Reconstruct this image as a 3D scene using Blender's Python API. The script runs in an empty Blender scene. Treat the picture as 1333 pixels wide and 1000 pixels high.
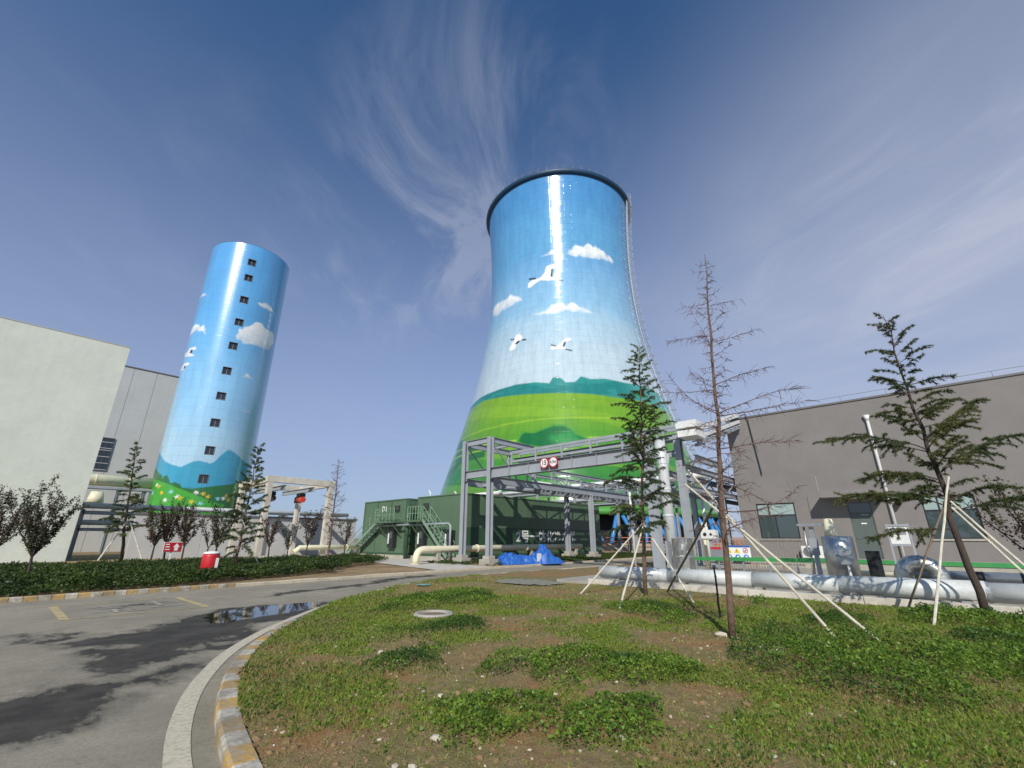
import bpy, bmesh, math, random
import numpy as np
from mathutils import Vector, Matrix
R = math.radians
random.seed(11)
rng = np.random.default_rng(11)
scene = bpy.context.scene
COL = scene.collection

# ------------------------------------------------------------------ camera, sky, sun, exposure
# World axes are the plant's own: X runs along the access road, Y across it.
cam_d = bpy.data.cameras.new('camera'); cam = bpy.data.objects.new('camera', cam_d); COL.objects.link(cam)
cam.location = (0, 0, 1.6); cam.rotation_euler = (R(90 + 19.175), 0, R(-48))
cam_d.sensor_width = 36; cam_d.lens = 578 / 1333 * 36; cam_d.clip_end = 6000; cam_d.clip_start = 0.05
scene.camera = cam
SUN_EL, SUN_DIR = R(34), R(213)          # math angle of the direction towards the sun
world = bpy.data.worlds.new('World'); scene.world = world; world.use_nodes = True
wt = world.node_tree; wt.nodes.clear()
def wn(t, **k):
    n = wt.nodes.new(t)
    for a, b in k.items(): setattr(n, a, b)
    return n
def wl(a, b): wt.links.new(a, b)
sky = wn('ShaderNodeTexSky', sky_type='NISHITA', sun_disc=False)
sky.sun_elevation = SUN_EL; sky.sun_rotation = R(90) - SUN_DIR
sky.altitude = 100; sky.air_density = 1.0; sky.dust_density = 0.7; sky.ozone_density = 3.0
tc = wn('ShaderNodeTexCoord'); sep = wn('ShaderNodeSeparateXYZ'); wl(tc.outputs['Generated'], sep.inputs[0])
def wmath(op, a, b=None, c=None, clamp=False):
    n = wn('ShaderNodeMath', operation=op); n.use_clamp = clamp
    for i, x in enumerate((a, b, c)):
        if x is None: continue
        if isinstance(x, (int, float)): n.inputs[i].default_value = x
        else: wl(x, n.inputs[i])
    return n.outputs[0]
CLOUD_DIRS = [(0.47, 0.508, 0.722, 0.34, 1.0), (0.60, 0.56, 0.57, 0.22, 0.7), (0.41, 0.72, 0.56, 0.26, 0.7), (0.89, -0.09, 0.42, 0.42, 0.55)]
zc = wmath('MAXIMUM', sep.outputs[2], 0.06)
px_ = wmath('DIVIDE', sep.outputs[0], zc); py_ = wmath('DIVIDE', sep.outputs[1], zc)
comb = wn('ShaderNodeCombineXYZ'); wl(px_, comb.inputs[0]); wl(py_, comb.inputs[1])
mp = wn('ShaderNodeMapping', vector_type='TEXTURE'); mp.inputs['Rotation'].default_value = (0, 0, R(50)); mp.inputs['Scale'].default_value = (1.1, 0.55, 1); mp.inputs['Location'].default_value = (3.1, 0.4, 0)
wl(comb.outputs[0], mp.inputs[0])
nz = wn('ShaderNodeTexNoise'); nz.inputs['Scale'].default_value = 1.6; nz.inputs['Detail'].default_value = 9; nz.inputs['Roughness'].default_value = 0.62; nz.inputs['Distortion'].default_value = 0.8
wl(mp.outputs[0], nz.inputs['Vector'])
nz2 = wn('ShaderNodeTexNoise'); nz2.inputs['Scale'].default_value = 0.7; nz2.inputs['Detail'].default_value = 3
wl(comb.outputs[0], nz2.inputs['Vector'])
m1 = wn('ShaderNodeMapRange'); m1.interpolation_type = 'SMOOTHSTEP'; m1.inputs[1].default_value = 0.40; m1.inputs[2].default_value = 0.74; wl(nz.outputs[0], m1.inputs[0])
m2 = wn('ShaderNodeMapRange'); m2.interpolation_type = 'SMOOTHSTEP'; m2.inputs[1].default_value = 0.40; m2.inputs[2].default_value = 0.66; wl(nz2.outputs[0], m2.inputs[0])
foc = wmath('MULTIPLY', m2.outputs[0], 0.3)
for (dx, dy, dz, wid, amp) in CLOUD_DIRS:
    vd = wn('ShaderNodeVectorMath', operation='DOT_PRODUCT'); wl(tc.outputs['Generated'], vd.inputs[0]); vd.inputs[1].default_value = (dx, dy, dz)
    mr = wn('ShaderNodeMapRange'); mr.interpolation_type = 'SMOOTHSTEP'; mr.inputs[1].default_value = math.cos(wid); mr.inputs[2].default_value = 1.0; mr.inputs[4].default_value = amp; wl(vd.outputs['Value'], mr.inputs[0])
    foc = wmath('ADD', foc, mr.outputs[0])
cl = wmath('MULTIPLY', m1.outputs[0], foc, clamp=True)
cl = wmath('MULTIPLY', cl, 0.33)
# thin veil that thickens towards the horizon (hazy autumn air)
hz = wn('ShaderNodeMapRange'); hz.interpolation_type = 'SMOOTHSTEP'; hz.inputs[1].default_value = 0.0; hz.inputs[2].default_value = 0.9; hz.inputs[3].default_value = 0.74; hz.inputs[4].default_value = 0.0; wl(sep.outputs[2], hz.inputs[0])
veil = wn('ShaderNodeMix', data_type='RGBA'); wl(hz.outputs[0], veil.inputs['Factor']); tnt = wn('ShaderNodeMix', data_type='RGBA', blend_type='MULTIPLY'); tnt.inputs['Factor'].default_value = 1.0; wl(sky.outputs[0], tnt.inputs['A']); tnt.inputs['B'].default_value = (0.56, 0.88, 1.12, 1); wl(tnt.outputs['Result'], veil.inputs['A']); veil.inputs['B'].default_value = (3.85, 4.2, 5.7, 1)
bank = wn('ShaderNodeVectorMath', operation='DOT_PRODUCT'); wl(tc.outputs['Generated'], bank.inputs[0]); bank.inputs[1].default_value = (0.95, -0.22, 0.22)
bkm = wn('ShaderNodeMapRange'); bkm.interpolation_type = 'SMOOTHSTEP'; bkm.inputs[1].default_value = 0.62; bkm.inputs[2].default_value = 1.0; bkm.inputs[4].default_value = 0.75; wl(bank.outputs['Value'], bkm.inputs[0])
cl = wmath('ADD', cl, wmath('MULTIPLY', bkm.outputs[0], wmath('ADD', wmath('MULTIPLY', nz2.outputs[0], 0.9), 0.1)), clamp=True)
cmix = wn('ShaderNodeMix', data_type='RGBA'); wl(cl, cmix.inputs['Factor']); wl(veil.outputs['Result'], cmix.inputs['A']); cmix.inputs['B'].default_value = (4.9, 5.2, 6.3, 1)
bg = wn('ShaderNodeBackground'); bg.inputs['Strength'].default_value = 0.108; wl(cmix.outputs['Result'], bg.inputs[0])
wo = wn('ShaderNodeOutputWorld'); wl(bg.outputs[0], wo.inputs[0])
sun_d = bpy.data.lights.new('sun', 'SUN'); sun_d.energy = 4.1; sun_d.angle = R(0.55); sun_d.color = (1.0, 0.95, 0.87)
sun = bpy.data.objects.new('sun', sun_d); COL.objects.link(sun)
sv = Vector((math.cos(SUN_EL) * math.cos(SUN_DIR), math.cos(SUN_EL) * math.sin(SUN_DIR), math.sin(SUN_EL)))
sun.rotation_euler = sv.to_track_quat('Z', 'Y').to_euler(); sun.location = sv * 60
scene.view_settings.view_transform = 'Standard'; scene.view_settings.look = 'None'
scene.view_settings.exposure = 0.0; scene.view_settings.gamma = 1.0
scene.view_settings.use_curve_mapping = False

# ------------------------------------------------------------------ helpers
def s2l(c): return c / 12.92 if c <= 0.04045 else ((c + 0.055) / 1.055) ** 2.4
def C(h, k=1.0):
    h = h.lstrip('#'); return tuple(s2l(int(h[i:i + 2], 16) / 255) * k for i in (0, 2, 4)) + (1,)
def tag(o, label=None, cat=None, group=None, kind=None):
    if label: o['label'] = label
    if cat: o['category'] = cat
    if group: o['group'] = group
    if kind: o['kind'] = kind
    return o
def thing(name, label, cat, loc=(0, 0, 0), group=None):
    o = bpy.data.objects.new(name, None); COL.objects.link(o); o.location = loc; o.empty_display_size = 0.2
    return tag(o, label, cat, group)
def origin(o):
    p = Vector((0, 0, 0))
    while o is not None: p += o.location; o = o.parent
    return p
def link(name, me, mat, parent=None, smooth=False):
    o = bpy.data.objects.new(name, me); COL.objects.link(o)
    if mat is not None: me.materials.append(mat)
    if parent is not None: o.parent = parent
    if smooth:
        me.polygons.foreach_set('use_smooth', [True] * len(me.polygons))
    return o
class MB:
    """collects vertices and faces given in world coordinates"""
    def __init__(s): s.v = []; s.f = []; s.mi = []; s.cur = 0
    def add(s, vs, fs):
        n = len(s.v); s.v += [tuple(p) for p in vs]; s.f += [tuple(i + n for i in f) for f in fs]; s.mi += [s.cur] * len(fs); return s
    def box(s, x0, x1, y0, y1, z0, z1):
        return s.add([(x0, y0, z0), (x1, y0, z0), (x1, y1, z0), (x0, y1, z0), (x0, y0, z1), (x1, y0, z1), (x1, y1, z1), (x0, y1, z1)],
                     [(3, 2, 1, 0), (4, 5, 6, 7), (0, 1, 5, 4), (1, 2, 6, 5), (2, 3, 7, 6), (3, 0, 4, 7)])
    def bar(s, p0, p1, w, h, up=(0, 0, 1)):
        p0 = Vector(p0); p1 = Vector(p1); d = (p1 - p0).normalized(); up = Vector(up)
        if abs(d.dot(up)) > 0.98: up = Vector((1, 0, 0))
        sd = d.cross(up).normalized() * w / 2; u = sd.cross(d).normalized() * h / 2
        vs = [p + a * sd + b * u for p in (p0, p1) for a, b in ((-1, -1), (1, -1), (1, 1), (-1, 1))]
        return s.add(vs, [(3, 2, 1, 0), (4, 5, 6, 7), (0, 1, 5, 4), (1, 2, 6, 5), (2, 3, 7, 6), (3, 0, 4, 7)])
    def ibeam(s, p0, p1, h, b, up=(0, 0, 1), tf=0.02, tw=0.014):
        p0 = Vector(p0); p1 = Vector(p1); d = (p1 - p0).normalized(); up = Vector(up)
        sd = d.cross(up).normalized(); u = sd.cross(d).normalized()
        s.bar(p0 + u * (h / 2 - tf / 2), p1 + u * (h / 2 - tf / 2), b, tf, u)
        s.bar(p0 - u * (h / 2 - tf / 2), p1 - u * (h / 2 - tf / 2), b, tf, u)
        return s.bar(p0, p1, tw, h - 2 * tf - 0.001, u)
    def tube(s, pts, r, n=8, caps=True):
        pts = [Vector(p) for p in pts]; rs = r if isinstance(r, (list, tuple)) else [r] * len(pts)
        base = len(s.v); ref = None; vs = []; fs = []
        for i, p in enumerate(pts):
            d = (pts[min(i + 1, len(pts) - 1)] - pts[max(i - 1, 0)])
            d = d.normalized() if d.length > 1e-9 else Vector((0, 0, 1))
            if ref is None: ref = Vector((0, 0, 1)) if abs(d.z) < 0.9 else Vector((1, 0, 0))
            a = d.cross(ref).normalized(); b = a.cross(d).normalized(); ref = b
            for k in range(n):
                t = 2 * math.pi * k / n; vs.append(p + (a * math.cos(t) + b * math.sin(t)) * rs[i])
        for i in range(len(pts) - 1):
            for k in range(n):
                fs.append((i * n + k, i * n + (k + 1) % n, (i + 1) * n + (k + 1) % n, (i + 1) * n + k))
        if caps: fs.append(tuple(range(n - 1, -1, -1))); fs.append(tuple((len(pts) - 1) * n + k for k in range(n)))
        return s.add(vs, fs)
    def lathe(s, c, prof, n=24):
        vs = []; fs = []
        for r, z in prof:
            for k in range(n):
                t = 2 * math.pi * k / n; vs.append((c[0] + r * math.cos(t), c[1] + r * math.sin(t), c[2] + z))
        m = len(prof)
        for i in range(m - 1):
            for k in range(n): fs.append((i * n + k, i * n + (k + 1) % n, (i + 1) * n + (k + 1) % n, (i + 1) * n + k))
        if prof[0][0] > 1e-4: fs.append(tuple(range(n - 1, -1, -1)))
        if prof[-1][0] > 1e-4: fs.append(tuple((m - 1) * n + k for k in range(n)))
        return s.add(vs, fs)
    def disc(s, c, nrm, r, n=24, th=0.01):
        nrm = Vector(nrm).normalized(); c = Vector(c)
        return s.tube([c - nrm * th / 2, c + nrm * th / 2], r, n)
    def build(s, name, mat, parent=None, smooth=False, bevel=0):
        o0 = origin(parent) if parent is not None else Vector((0, 0, 0))
        me = bpy.data.meshes.new(name)
        me.from_pydata([(x - o0.x, y - o0.y, z - o0.z) for x, y, z in s.v], [], s.f)
        mats = mat if isinstance(mat, (list, tuple)) else [mat]
        for m in mats: me.materials.append(m)
        if len(mats) > 1: me.polygons.foreach_set('material_index', s.mi)
        if smooth: me.polygons.foreach_set('use_smooth', [len(f) <= 4 for f in s.f])
        me.update()
        o = bpy.data.objects.new(name, me); COL.objects.link(o)
        if parent is not None: o.parent = parent
        if bevel:
            b = o.modifiers.new('bevel', 'BEVEL'); b.width = bevel; b.segments = 2; b.limit_method = 'ANGLE'
        return o
def solo(name, mb, mat, label, cat, group=None, loc=None, **k):
    """a thing that is one mesh, with its origin at its base"""
    if loc is not None:
        mb.v = [(x - loc[0], y - loc[1], z - loc[2]) for x, y, z in mb.v]
    o = mb.build(name, mat, **k)
    if loc is not None: o.location = loc
    return tag(o, label, cat, group)
def np_mesh(name, verts, faces, mat, parent=None, smooth=False, off=None):
    me = bpy.data.meshes.new(name)
    verts = np.asarray(verts, dtype=np.float32)
    if off is not None: verts = verts - np.asarray(off, dtype=np.float32)
    faces = np.asarray(faces, dtype=np.int32); k = faces.shape[1]
    me.vertices.add(len(verts)); me.vertices.foreach_set('co', verts.ravel())
    me.loops.add(faces.size); me.loops.foreach_set('vertex_index', faces.ravel())
    me.polygons.add(len(faces)); me.polygons.foreach_set('loop_start', np.arange(0, faces.size, k, dtype=np.int32))
    me.polygons.foreach_set('loop_total', np.full(len(faces), k, dtype=np.int32))
    if smooth: me.polygons.foreach_set('use_smooth', np.ones(len(faces), dtype=bool))
    me.update(calc_edges=True)
    return link(name, me, mat, parent)
def set_color(o, cols, name='paint'):
    a = o.data.color_attributes.new(name, 'FLOAT_COLOR', 'POINT')
    c = np.ones((len(cols), 4), dtype=np.float32); c[:, :3] = cols; a.data.foreach_set('color', c.ravel())
def set_float(o, vals, name):
    a = o.data.attributes.new(name, 'FLOAT', 'POINT'); a.data.foreach_set('value', np.asarray(vals, dtype=np.float32))
# numpy value noise
def _h(ix, iy, s):
    n = (ix * 374761393 + iy * 668265263 + s * 974634777) & 0x7fffffff
    n = ((n ^ (n >> 13)) * 1274126177) & 0x7fffffff
    return ((n ^ (n >> 16)) & 0xffff) / 65535.0
def vnoise(x, y, s=0):
    x = np.asarray(x, dtype=float); y = np.asarray(y, dtype=float)
    ix = np.floor(x).astype(np.int64); iy = np.floor(y).astype(np.int64); fx = x - ix; fy = y - iy
    fx = fx * fx * (3 - 2 * fx); fy = fy * fy * (3 - 2 * fy)
    a = _h(ix, iy, s); b = _h(ix + 1, iy, s); c = _h(ix, iy + 1, s); d = _h(ix + 1, iy + 1, s)
    return (a * (1 - fx) + b * fx) * (1 - fy) + (c * (1 - fx) + d * fx) * fy
def fbm(x, y, s=0, o=4):
    t = 0; a = 0.5; n = 0
    for i in range(o): t = t + a * vnoise(x * 2 ** i, y * 2 ** i, s + i * 7); n += a; a *= 0.5
    return t / n
def pip(x, y, poly):
    p = np.asarray(poly, dtype=float); ins = np.zeros(np.shape(x), dtype=bool); j = len(p) - 1
    for i in range(len(p)):
        yi, yj = p[i, 1], p[j, 1]
        if yi != yj:
            c = ((yi > y) != (yj > y)) & (x < (p[j, 0] - p[i, 0]) * (y - yi) / (yj - yi) + p[i, 0]); ins ^= c
        j = i
    return ins
def pdist(x, y, poly, closed=True):
    p = np.asarray(poly, dtype=float); d = np.full(np.shape(x), 1e9)
    for i in range(len(p) if closed else len(p) - 1):
        a = p[i]; b = p[(i + 1) % len(p)]; ab = b - a; L = max(ab @ ab, 1e-9)
        t = np.clip(((x - a[0]) * ab[0] + (y - a[1]) * ab[1]) / L, 0, 1)
        d = np.minimum(d, np.hypot(x - a[0] - t * ab[0], y - a[1] - t * ab[1]))
    return d
def sdf(x, y, poly): return np.where(pip(x, y, poly), 1, -1) * pdist(x, y, poly)   # positive inside
def sstep(a, b, x): t = np.clip((x - a) / (b - a), 0, 1); return t * t * (3 - 2 * t)

# ------------------------------------------------------------------ materials
class NM:
    def __init__(s, name):
        s.m = bpy.data.materials.new(name); s.m.use_nodes = True; s.t = s.m.node_tree; s.b = s.t.nodes['Principled BSDF']; s.out = s.t.nodes['Material Output']
    def n(s, t, **k):
        x = s.t.nodes.new(t)
        for a, b in k.items(): setattr(x, a, b)
        return x
    def l(s, a, b): s.t.links.new(a, b)
    def pos(s):
        if not hasattr(s, '_p'): s._p = s.n('ShaderNodeNewGeometry').outputs['Position']
        return s._p
    def noise(s, scale, detail=4, rough=0.55, vec=None, dist=0.0, stretch=None):
        x = s.n('ShaderNodeTexNoise'); x.inputs['Scale'].default_value = scale; x.inputs['Detail'].default_value = detail; x.inputs['Roughness'].default_value = rough; x.inputs['Distortion'].default_value = dist
        v = vec or s.pos()
        if stretch:
            mp = s.n('ShaderNodeMapping'); mp.inputs['Scale'].default_value = stretch; s.l(v, mp.inputs[0]); v = mp.outputs[0]
        s.l(v, x.inputs['Vector']); return x.outputs[0]
    def ramp(s, f, a, b, lo=0.0, hi=1.0):
        x = s.n('ShaderNodeMapRange'); x.interpolation_type = 'SMOOTHSTEP'
        for i, q in enumerate((a, b, lo, hi)): x.inputs[i + 1].default_value = q
        s.l(f, x.inputs[0]); return x.outputs[0]
    def mix(s, f, a, b, mode='MIX'):
        x = s.n('ShaderNodeMix', data_type='RGBA', blend_type=mode)
        for i, q in (('Factor', f), ('A', a), ('B', b)):
            if isinstance(q, (int, float)): x.inputs[i].default_value = q
            elif isinstance(q, tuple): x.inputs[i].default_value = q
            else: s.l(q, x.inputs[i])
        return x.outputs['Result']
    def math(s, op, a, b=0.0, clamp=False):
        x = s.n('ShaderNodeMath', operation=op); x.use_clamp = clamp
        for i, q in enumerate((a, b)):
            if isinstance(q, (int, float)): x.inputs[i].default_value = q
            else: s.l(q, x.inputs[i])
        return x.outputs[0]
    def bump(s, h, strength=0.3, dist=0.02):
        x = s.n('ShaderNodeBump'); x.inputs['Strength'].default_value = strength; x.inputs['Distance'].default_value = dist
        s.l(h, x.inputs['Height']); s.l(x.outputs[0], s.b.inputs['Normal']); return x
    def base(s, c):
        if isinstance(c, tuple): s.b.inputs['Base Color'].default_value = c
        else: s.l(c, s.b.inputs['Base Color'])
        return s
    def rough(s, r):
        if isinstance(r, (int, float)): s.b.inputs['Roughness'].default_value = r
        else: s.l(r, s.b.inputs['Roughness'])
        return s
def dark(c, k): return (c[0] * k, c[1] * k, c[2] * k, 1)
def surf(name, col, rough=0.6, var=0.18, vs=1.2, bump=0.15, bs=40, metal=0.0, stain=0.0, spec=0.5, coat=0.0, bdist=0.01, streak=0.0):
    """a plain real-world surface: base colour broken up by wear, fine relief"""
    m = NM(name); n1 = m.noise(vs, 5, 0.6); n2 = m.noise(vs * 9, 4, 0.6)
    f = m.math('ADD', m.math('MULTIPLY', n1, 0.65), m.math('MULTIPLY', n2, 0.35))
    c = m.mix(m.ramp(f, 0.32, 0.68), dark(col, 1 - var), dark(col, 1 + var * 0.55))
    if stain: c = m.mix(m.ramp(m.noise(vs * 0.6, 6, 0.65, dist=0.6), 0.55, 0.75, 0, stain), c, (0.10, 0.075, 0.05, 1))
    if streak: c = m.mix(m.ramp(m.noise(1.0, 5, 0.6, stretch=(2.2, 2.2, 0.10)), 0.5, 0.78, 0, streak), c, dark(col, 0.45))
    m.base(c); m.rough(m.ramp(n2, 0.3, 0.7, max(rough - 0.08, 0.03), min(rough + 0.1, 1)))
    m.b.inputs['Metallic'].default_value = metal; m.b.inputs['Specular IOR Level'].default_value = spec; m.b.inputs['Coat Weight'].default_value = coat
    if bump: m.bump(m.noise(bs, 4, 0.6), bump, bdist)
    return m.m
def leafmat(name, cols, rough=0.55, trans=0.3, scale=7.0, spec=0.35):
    m = NM(name)
    w = m.n('ShaderNodeTexWhiteNoise', noise_dimensions='3D'); sn = m.n('ShaderNodeVectorMath', operation='SNAP'); m.l(m.pos(), sn.inputs[0]); sn.inputs[1].default_value = (0.04, 0.04, 0.04); m.l(sn.outputs[0], w.inputs[0])
    n1 = m.noise(scale * 0.12, 3, 0.6)
    c = m.mix(w.outputs[0], cols[0], cols[1]); c = m.mix(m.ramp(n1, 0.42, 0.66), c, cols[2])
    m.base(c).rough(rough); m.b.inputs['Specular IOR Level'].default_value = spec
    tr = m.n('ShaderNodeBsdfTranslucent'); m.l(m.mix(0.5, c, m.mix(1.0, c, (1.0, 1.0, 0.55, 1), 'MULTIPLY')), tr.inputs[0])
    mx = m.n('ShaderNodeMixShader'); mx.inputs[0].default_value = trans; m.l(m.b.outputs[0], mx.inputs[1]); m.l(tr.outputs[0], mx.inputs[2]); m.l(mx.outputs[0], m.out.inputs[0])
    return m.m
M = {}
M['steel'] = surf('grey painted steel', C('9a9fa4'), 0.42, 0.10, 1.5, 0.05, 60, stain=0.12, streak=0.15)
M['galv'] = surf('galvanised steel', C('a8adb0'), 0.38, 0.15, 3, 0.08, 50, metal=0.55, stain=0.1)
M['silver'] = surf('aluminium pipe jacket', C('cfd2cf'), 0.48, 0.14, 2.5, 0.2, 6, metal=0.12, bdist=0.02, stain=0.08)
M['foil'] = surf('shiny metal jacket', C('c6c4bc'), 0.36, 0.16, 4, 0.03, 9, metal=0.95, bdist=0.03)
M['foilw'] = surf('white metal jacket', C('d6d8d6'), 0.30, 0.12, 2.5, 0.3, 7, metal=0.2, bdist=0.03, stain=0.12)
M['cream'] = surf('cream painted pipe', C('e2dbbb'), 0.45, 0.10, 2, 0.05, 30, stain=0.18)
M['white'] = surf('white painted metal', C('dfdfda'), 0.45, 0.10, 2, 0.05, 40, stain=0.12)
M['conc'] = surf('grey concrete', C('a9a497'), 0.85, 0.2, 1.6, 0.35, 25, stain=0.2, streak=0.2)
M['concw'] = surf('pale weathered concrete', C('c9c2b3'), 0.85, 0.2, 1.1, 0.3, 18, stain=0.25, streak=0.45)
M['wallw'] = surf('off-white render', C('d2d7ca'), 0.85, 0.09, 0.5, 0.2, 22, streak=0.10)
M['wallw2'] = surf('pale grey panel', C('b9b9b6'), 0.75, 0.07, 0.4, 0.1, 30, streak=0.12)
M['wallg'] = surf('grey stucco', C('807b77'), 0.9, 0.10, 0.7, 0.5, 45, streak=0.08, bdist=0.012)
M['roofedge'] = surf('roof edge', C('6b6a69'), 0.7, 0.1)
M['black'] = surf('black', C('17181a'), 0.5, 0.15)
M['dkmetal'] = surf('dark metal frame', C('2b2d2f'), 0.4, 0.1)
M['doorg'] = surf('grey green door', C('59635f'), 0.42, 0.06, 1.5, 0.03, streak=0.1)
M['tank'] = surf('green painted tank', C('587058'), 0.45, 0.12, 1.0, 0.04, 30, streak=0.35, coat=0.05)
M['tankd'] = surf('dark green paint', C('37543f'), 0.42, 0.12, 1.2, 0.04, 30, streak=0.2)
M['greenp'] = surf('green enamel', C('3e8f4e'), 0.4, 0.15, 2, 0.05, stain=0.15)
M['blue'] = surf('blue enamel', C('3f86c6'), 0.35, 0.1, 2, 0.04, stain=0.06)
M['bluetrap'] = surf('blue tarpaulin', C('2a63b4'), 0.5, 0.25, 4, 0.35, 18, stain=0.15, bdist=0.01)
M['red'] = surf('red plastic', C('c2262f'), 0.4, 0.12, 3, 0.05, stain=0.1)
M['redsign'] = surf('red sign face', C('b8202c'), 0.45, 0.05, 3, 0)
M['whitep'] = surf('white paint', C('e6e6e2'), 0.6, 0.06, 4, 0)
M['yellowp'] = surf('yellow kerb paint', C('cfa54e'), 0.8, 0.35, 9, 0.6, 40, stain=0.6)
M['railg'] = surf('light green rail paint', C('7d9a80'), 0.5, 0.15, 2, 0.05, stain=0.15)
M['kerbw'] = surf('white kerb paint', C('c2bcab'), 0.8, 0.32, 8, 0.6, 40, stain=0.6)
M['kerb'] = surf('kerb concrete', C('bdb29c'), 0.85, 0.2, 3, 0.35, 30, stain=0.3)
M['orange'] = surf('orange barrier', C('d98a5e'), 0.6, 0.15)
M['wood'] = surf('weathered wood', C('8f8780'), 0.8, 0.25, 6, 0.3, 30)
M['bark'] = surf('brown bark', C('6f5a4b'), 0.95, 0.4, 9, 1.0, 28, bdist=0.02)
M['barkd'] = surf('dark bark', C('4a4038'), 0.95, 0.35, 9, 0.9, 28, bdist=0.02)
M['twig'] = surf('bare twig', C('6b5148'), 0.9, 0.25, 9, 0.2)
M['stake'] = surf('pale bamboo stake', C('d2cbb8'), 0.7, 0.25, 5, 0.3, 30, stain=0.3)
M['stakeb'] = surf('brown stake', C('8d7c68'), 0.8, 0.25, 5, 0.3, 30)
M['rock'] = surf('pale stone', C('c3b9a4'), 0.9, 0.25, 12, 0.6, 30)
M['hoist'] = surf('orange red hoist', C('c9472f'), 0.45, 0.15)
def kerbpaint(name, col, bare):
    m = NM(name); ch = m.ramp(m.noise(11, 7, 0.72), 0.46, 0.60); gr = m.ramp(m.noise(2.2, 5, 0.65), 0.34, 0.66, 0.1, 0.8)
    c = m.mix(m.ramp(m.noise(30, 4, 0.6), 0.3, 0.75), dark(col, 0.8), dark(col, 1.1)); c = m.mix(m.math('MULTIPLY', ch, 0.8), c, bare); c = m.mix(gr, c, (0.21, 0.175, 0.125, 1))
    m.base(c).rough(0.85); m.bump(m.math('ADD', m.noise(40, 4), m.math('MULTIPLY', ch, -0.4)), 0.6, 0.012); return m.m
M['yellowp'] = kerbpaint('worn yellow kerb paint', C('cda350'), C('a99f8a')); M['kerbw'] = kerbpaint('worn white kerb paint', C('d2ccbc'), C('a89e8a'))
def glass(name, tint, rough=0.05):
    m = NM(name); m.base(tint).rough(rough); m.b.inputs['Specular IOR Level'].default_value = 0.9; m.b.inputs['Coat Weight'].default_value = 0.6; m.b.inputs['Coat Roughness'].default_value = 0.02
    m.bump(m.noise(1.3, 2), 0.03, 0.05); return m.m
M['glass'] = glass('window glass', C('3e4a4a')); M['glassd'] = glass('dark window glass', C('1c2124')); M['glassp'] = glass('frosted film glass', C('98aaa4'), 0.25)
M['cedar'] = leafmat('cedar needles', (C('35492f'), C('50643f'), C('6b7445')), 0.6, 0.25)
M['cedarw'] = leafmat('yellowed cedar needles', (C('38472a'), C('566038'), C('686a3c')), 0.6, 0.25)
M['plum'] = leafmat('purple leaves', (C('45302e'), C('5c4a3e'), C('555a3c')), 0.5, 0.3)
M['plumg'] = leafmat('green bronze leaves', (C('3c4230'), C('565a3c'), C('4a3a30')), 0.5, 0.25)
M['clover'] = leafmat('clover leaves', (C('3f6420'), C('86a03a'), C('3a5a22')), 0.5, 0.35)
M['grass'] = leafmat('grass blades', (C('64792c'), C('9aa646'), C('98905a')), 0.6, 0.35)
M['cover'] = leafmat('ground cover leaves', (C('2c4018'), C('56692c'), C('263a18')), 0.5, 0.3)

# glossy mural paint on formwork panels; uv = (metres around, metres up)
def mural_mat(name, pw, ph, rough, tilt=0.15, coat=0.12):
    m = NM(name); a = m.n('ShaderNodeAttribute'); a.attribute_name = 'paint'
    uv = m.n('ShaderNodeUVMap'); uv.uv_map = 'UVMap'
    mp = m.n('ShaderNodeMapping'); mp.inputs['Scale'].default_value = (1 / pw, 1 / ph, 1); m.l(uv.outputs[0], mp.inputs[0])
    fl = m.n('ShaderNodeVectorMath', operation='FLOOR'); m.l(mp.outputs[0], fl.inputs[0])
    fr = m.n('ShaderNodeVectorMath', operation='FRACTION'); m.l(mp.outputs[0], fr.inputs[0])
    w = m.n('ShaderNodeTexWhiteNoise', noise_dimensions='3D'); m.l(fl.outputs[0], w.inputs[0])
    sp = m.n('ShaderNodeSeparateXYZ'); m.l(fr.outputs[0], sp.inputs[0]); sw = m.n('ShaderNodeSeparateXYZ'); m.l(w.outputs['Color'], sw.inputs[0])
    hx = m.math('MULTIPLY', m.math('SUBTRACT', sp.outputs[0], 0.5), m.math('SUBTRACT', sw.outputs[0], 0.5))
    hy = m.math('MULTIPLY', m.math('SUBTRACT', sp.outputs[1], 0.5), m.math('SUBTRACT', sw.outputs[1], 0.5))
    ex = m.math('MINIMUM', sp.outputs[0], m.math('SUBTRACT', 1.0, sp.outputs[0])); ey = m.math('MINIMUM', sp.outputs[1], m.math('SUBTRACT', 1.0, sp.outputs[1]))
    seam = m.ramp(m.math('MINIMUM', ex, ey), 0.0, 0.06)
    h = m.math('ADD', m.math('MULTIPLY', m.math('ADD', hx, hy), tilt), m.math('MULTIPLY', seam, 0.012))
    h = m.math('ADD', h, m.math('MULTIPLY', m.noise(0.9, 4, 0.6), 0.03))
    m.bump(h, 1.0, 1.0 * min(pw, ph) * 0.18)
    tint = m.mix(m.math('MULTIPLY', sw.outputs[2], 0.10), a.outputs[0], m.mix(1.0, a.outputs[0], (0.86, 0.88, 0.9, 1), 'MULTIPLY'))
    tint = m.mix(m.ramp(m.noise(0.5, 5, 0.65, stretch=(1.5, 1.5, 0.4)), 0.35, 0.7, 0.0, 0.8), tint, m.mix(1.0, tint, (0.82, 0.84, 0.86, 1), 'MULTIPLY'))
    tint = m.mix(m.math('MULTIPLY', m.math('SUBTRACT', 1.0, seam), 0.5), tint, m.mix(1.0, tint, (0.75, 0.78, 0.8, 1), 'MULTIPLY'))
    m.base(tint).rough(rough); m.b.inputs['Specular IOR Level'].default_value = 0.5; m.b.inputs['Coat Weight'].default_value = coat; m.b.inputs['Coat Roughness'].default_value = rough * 0.8
    return m.m
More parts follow.
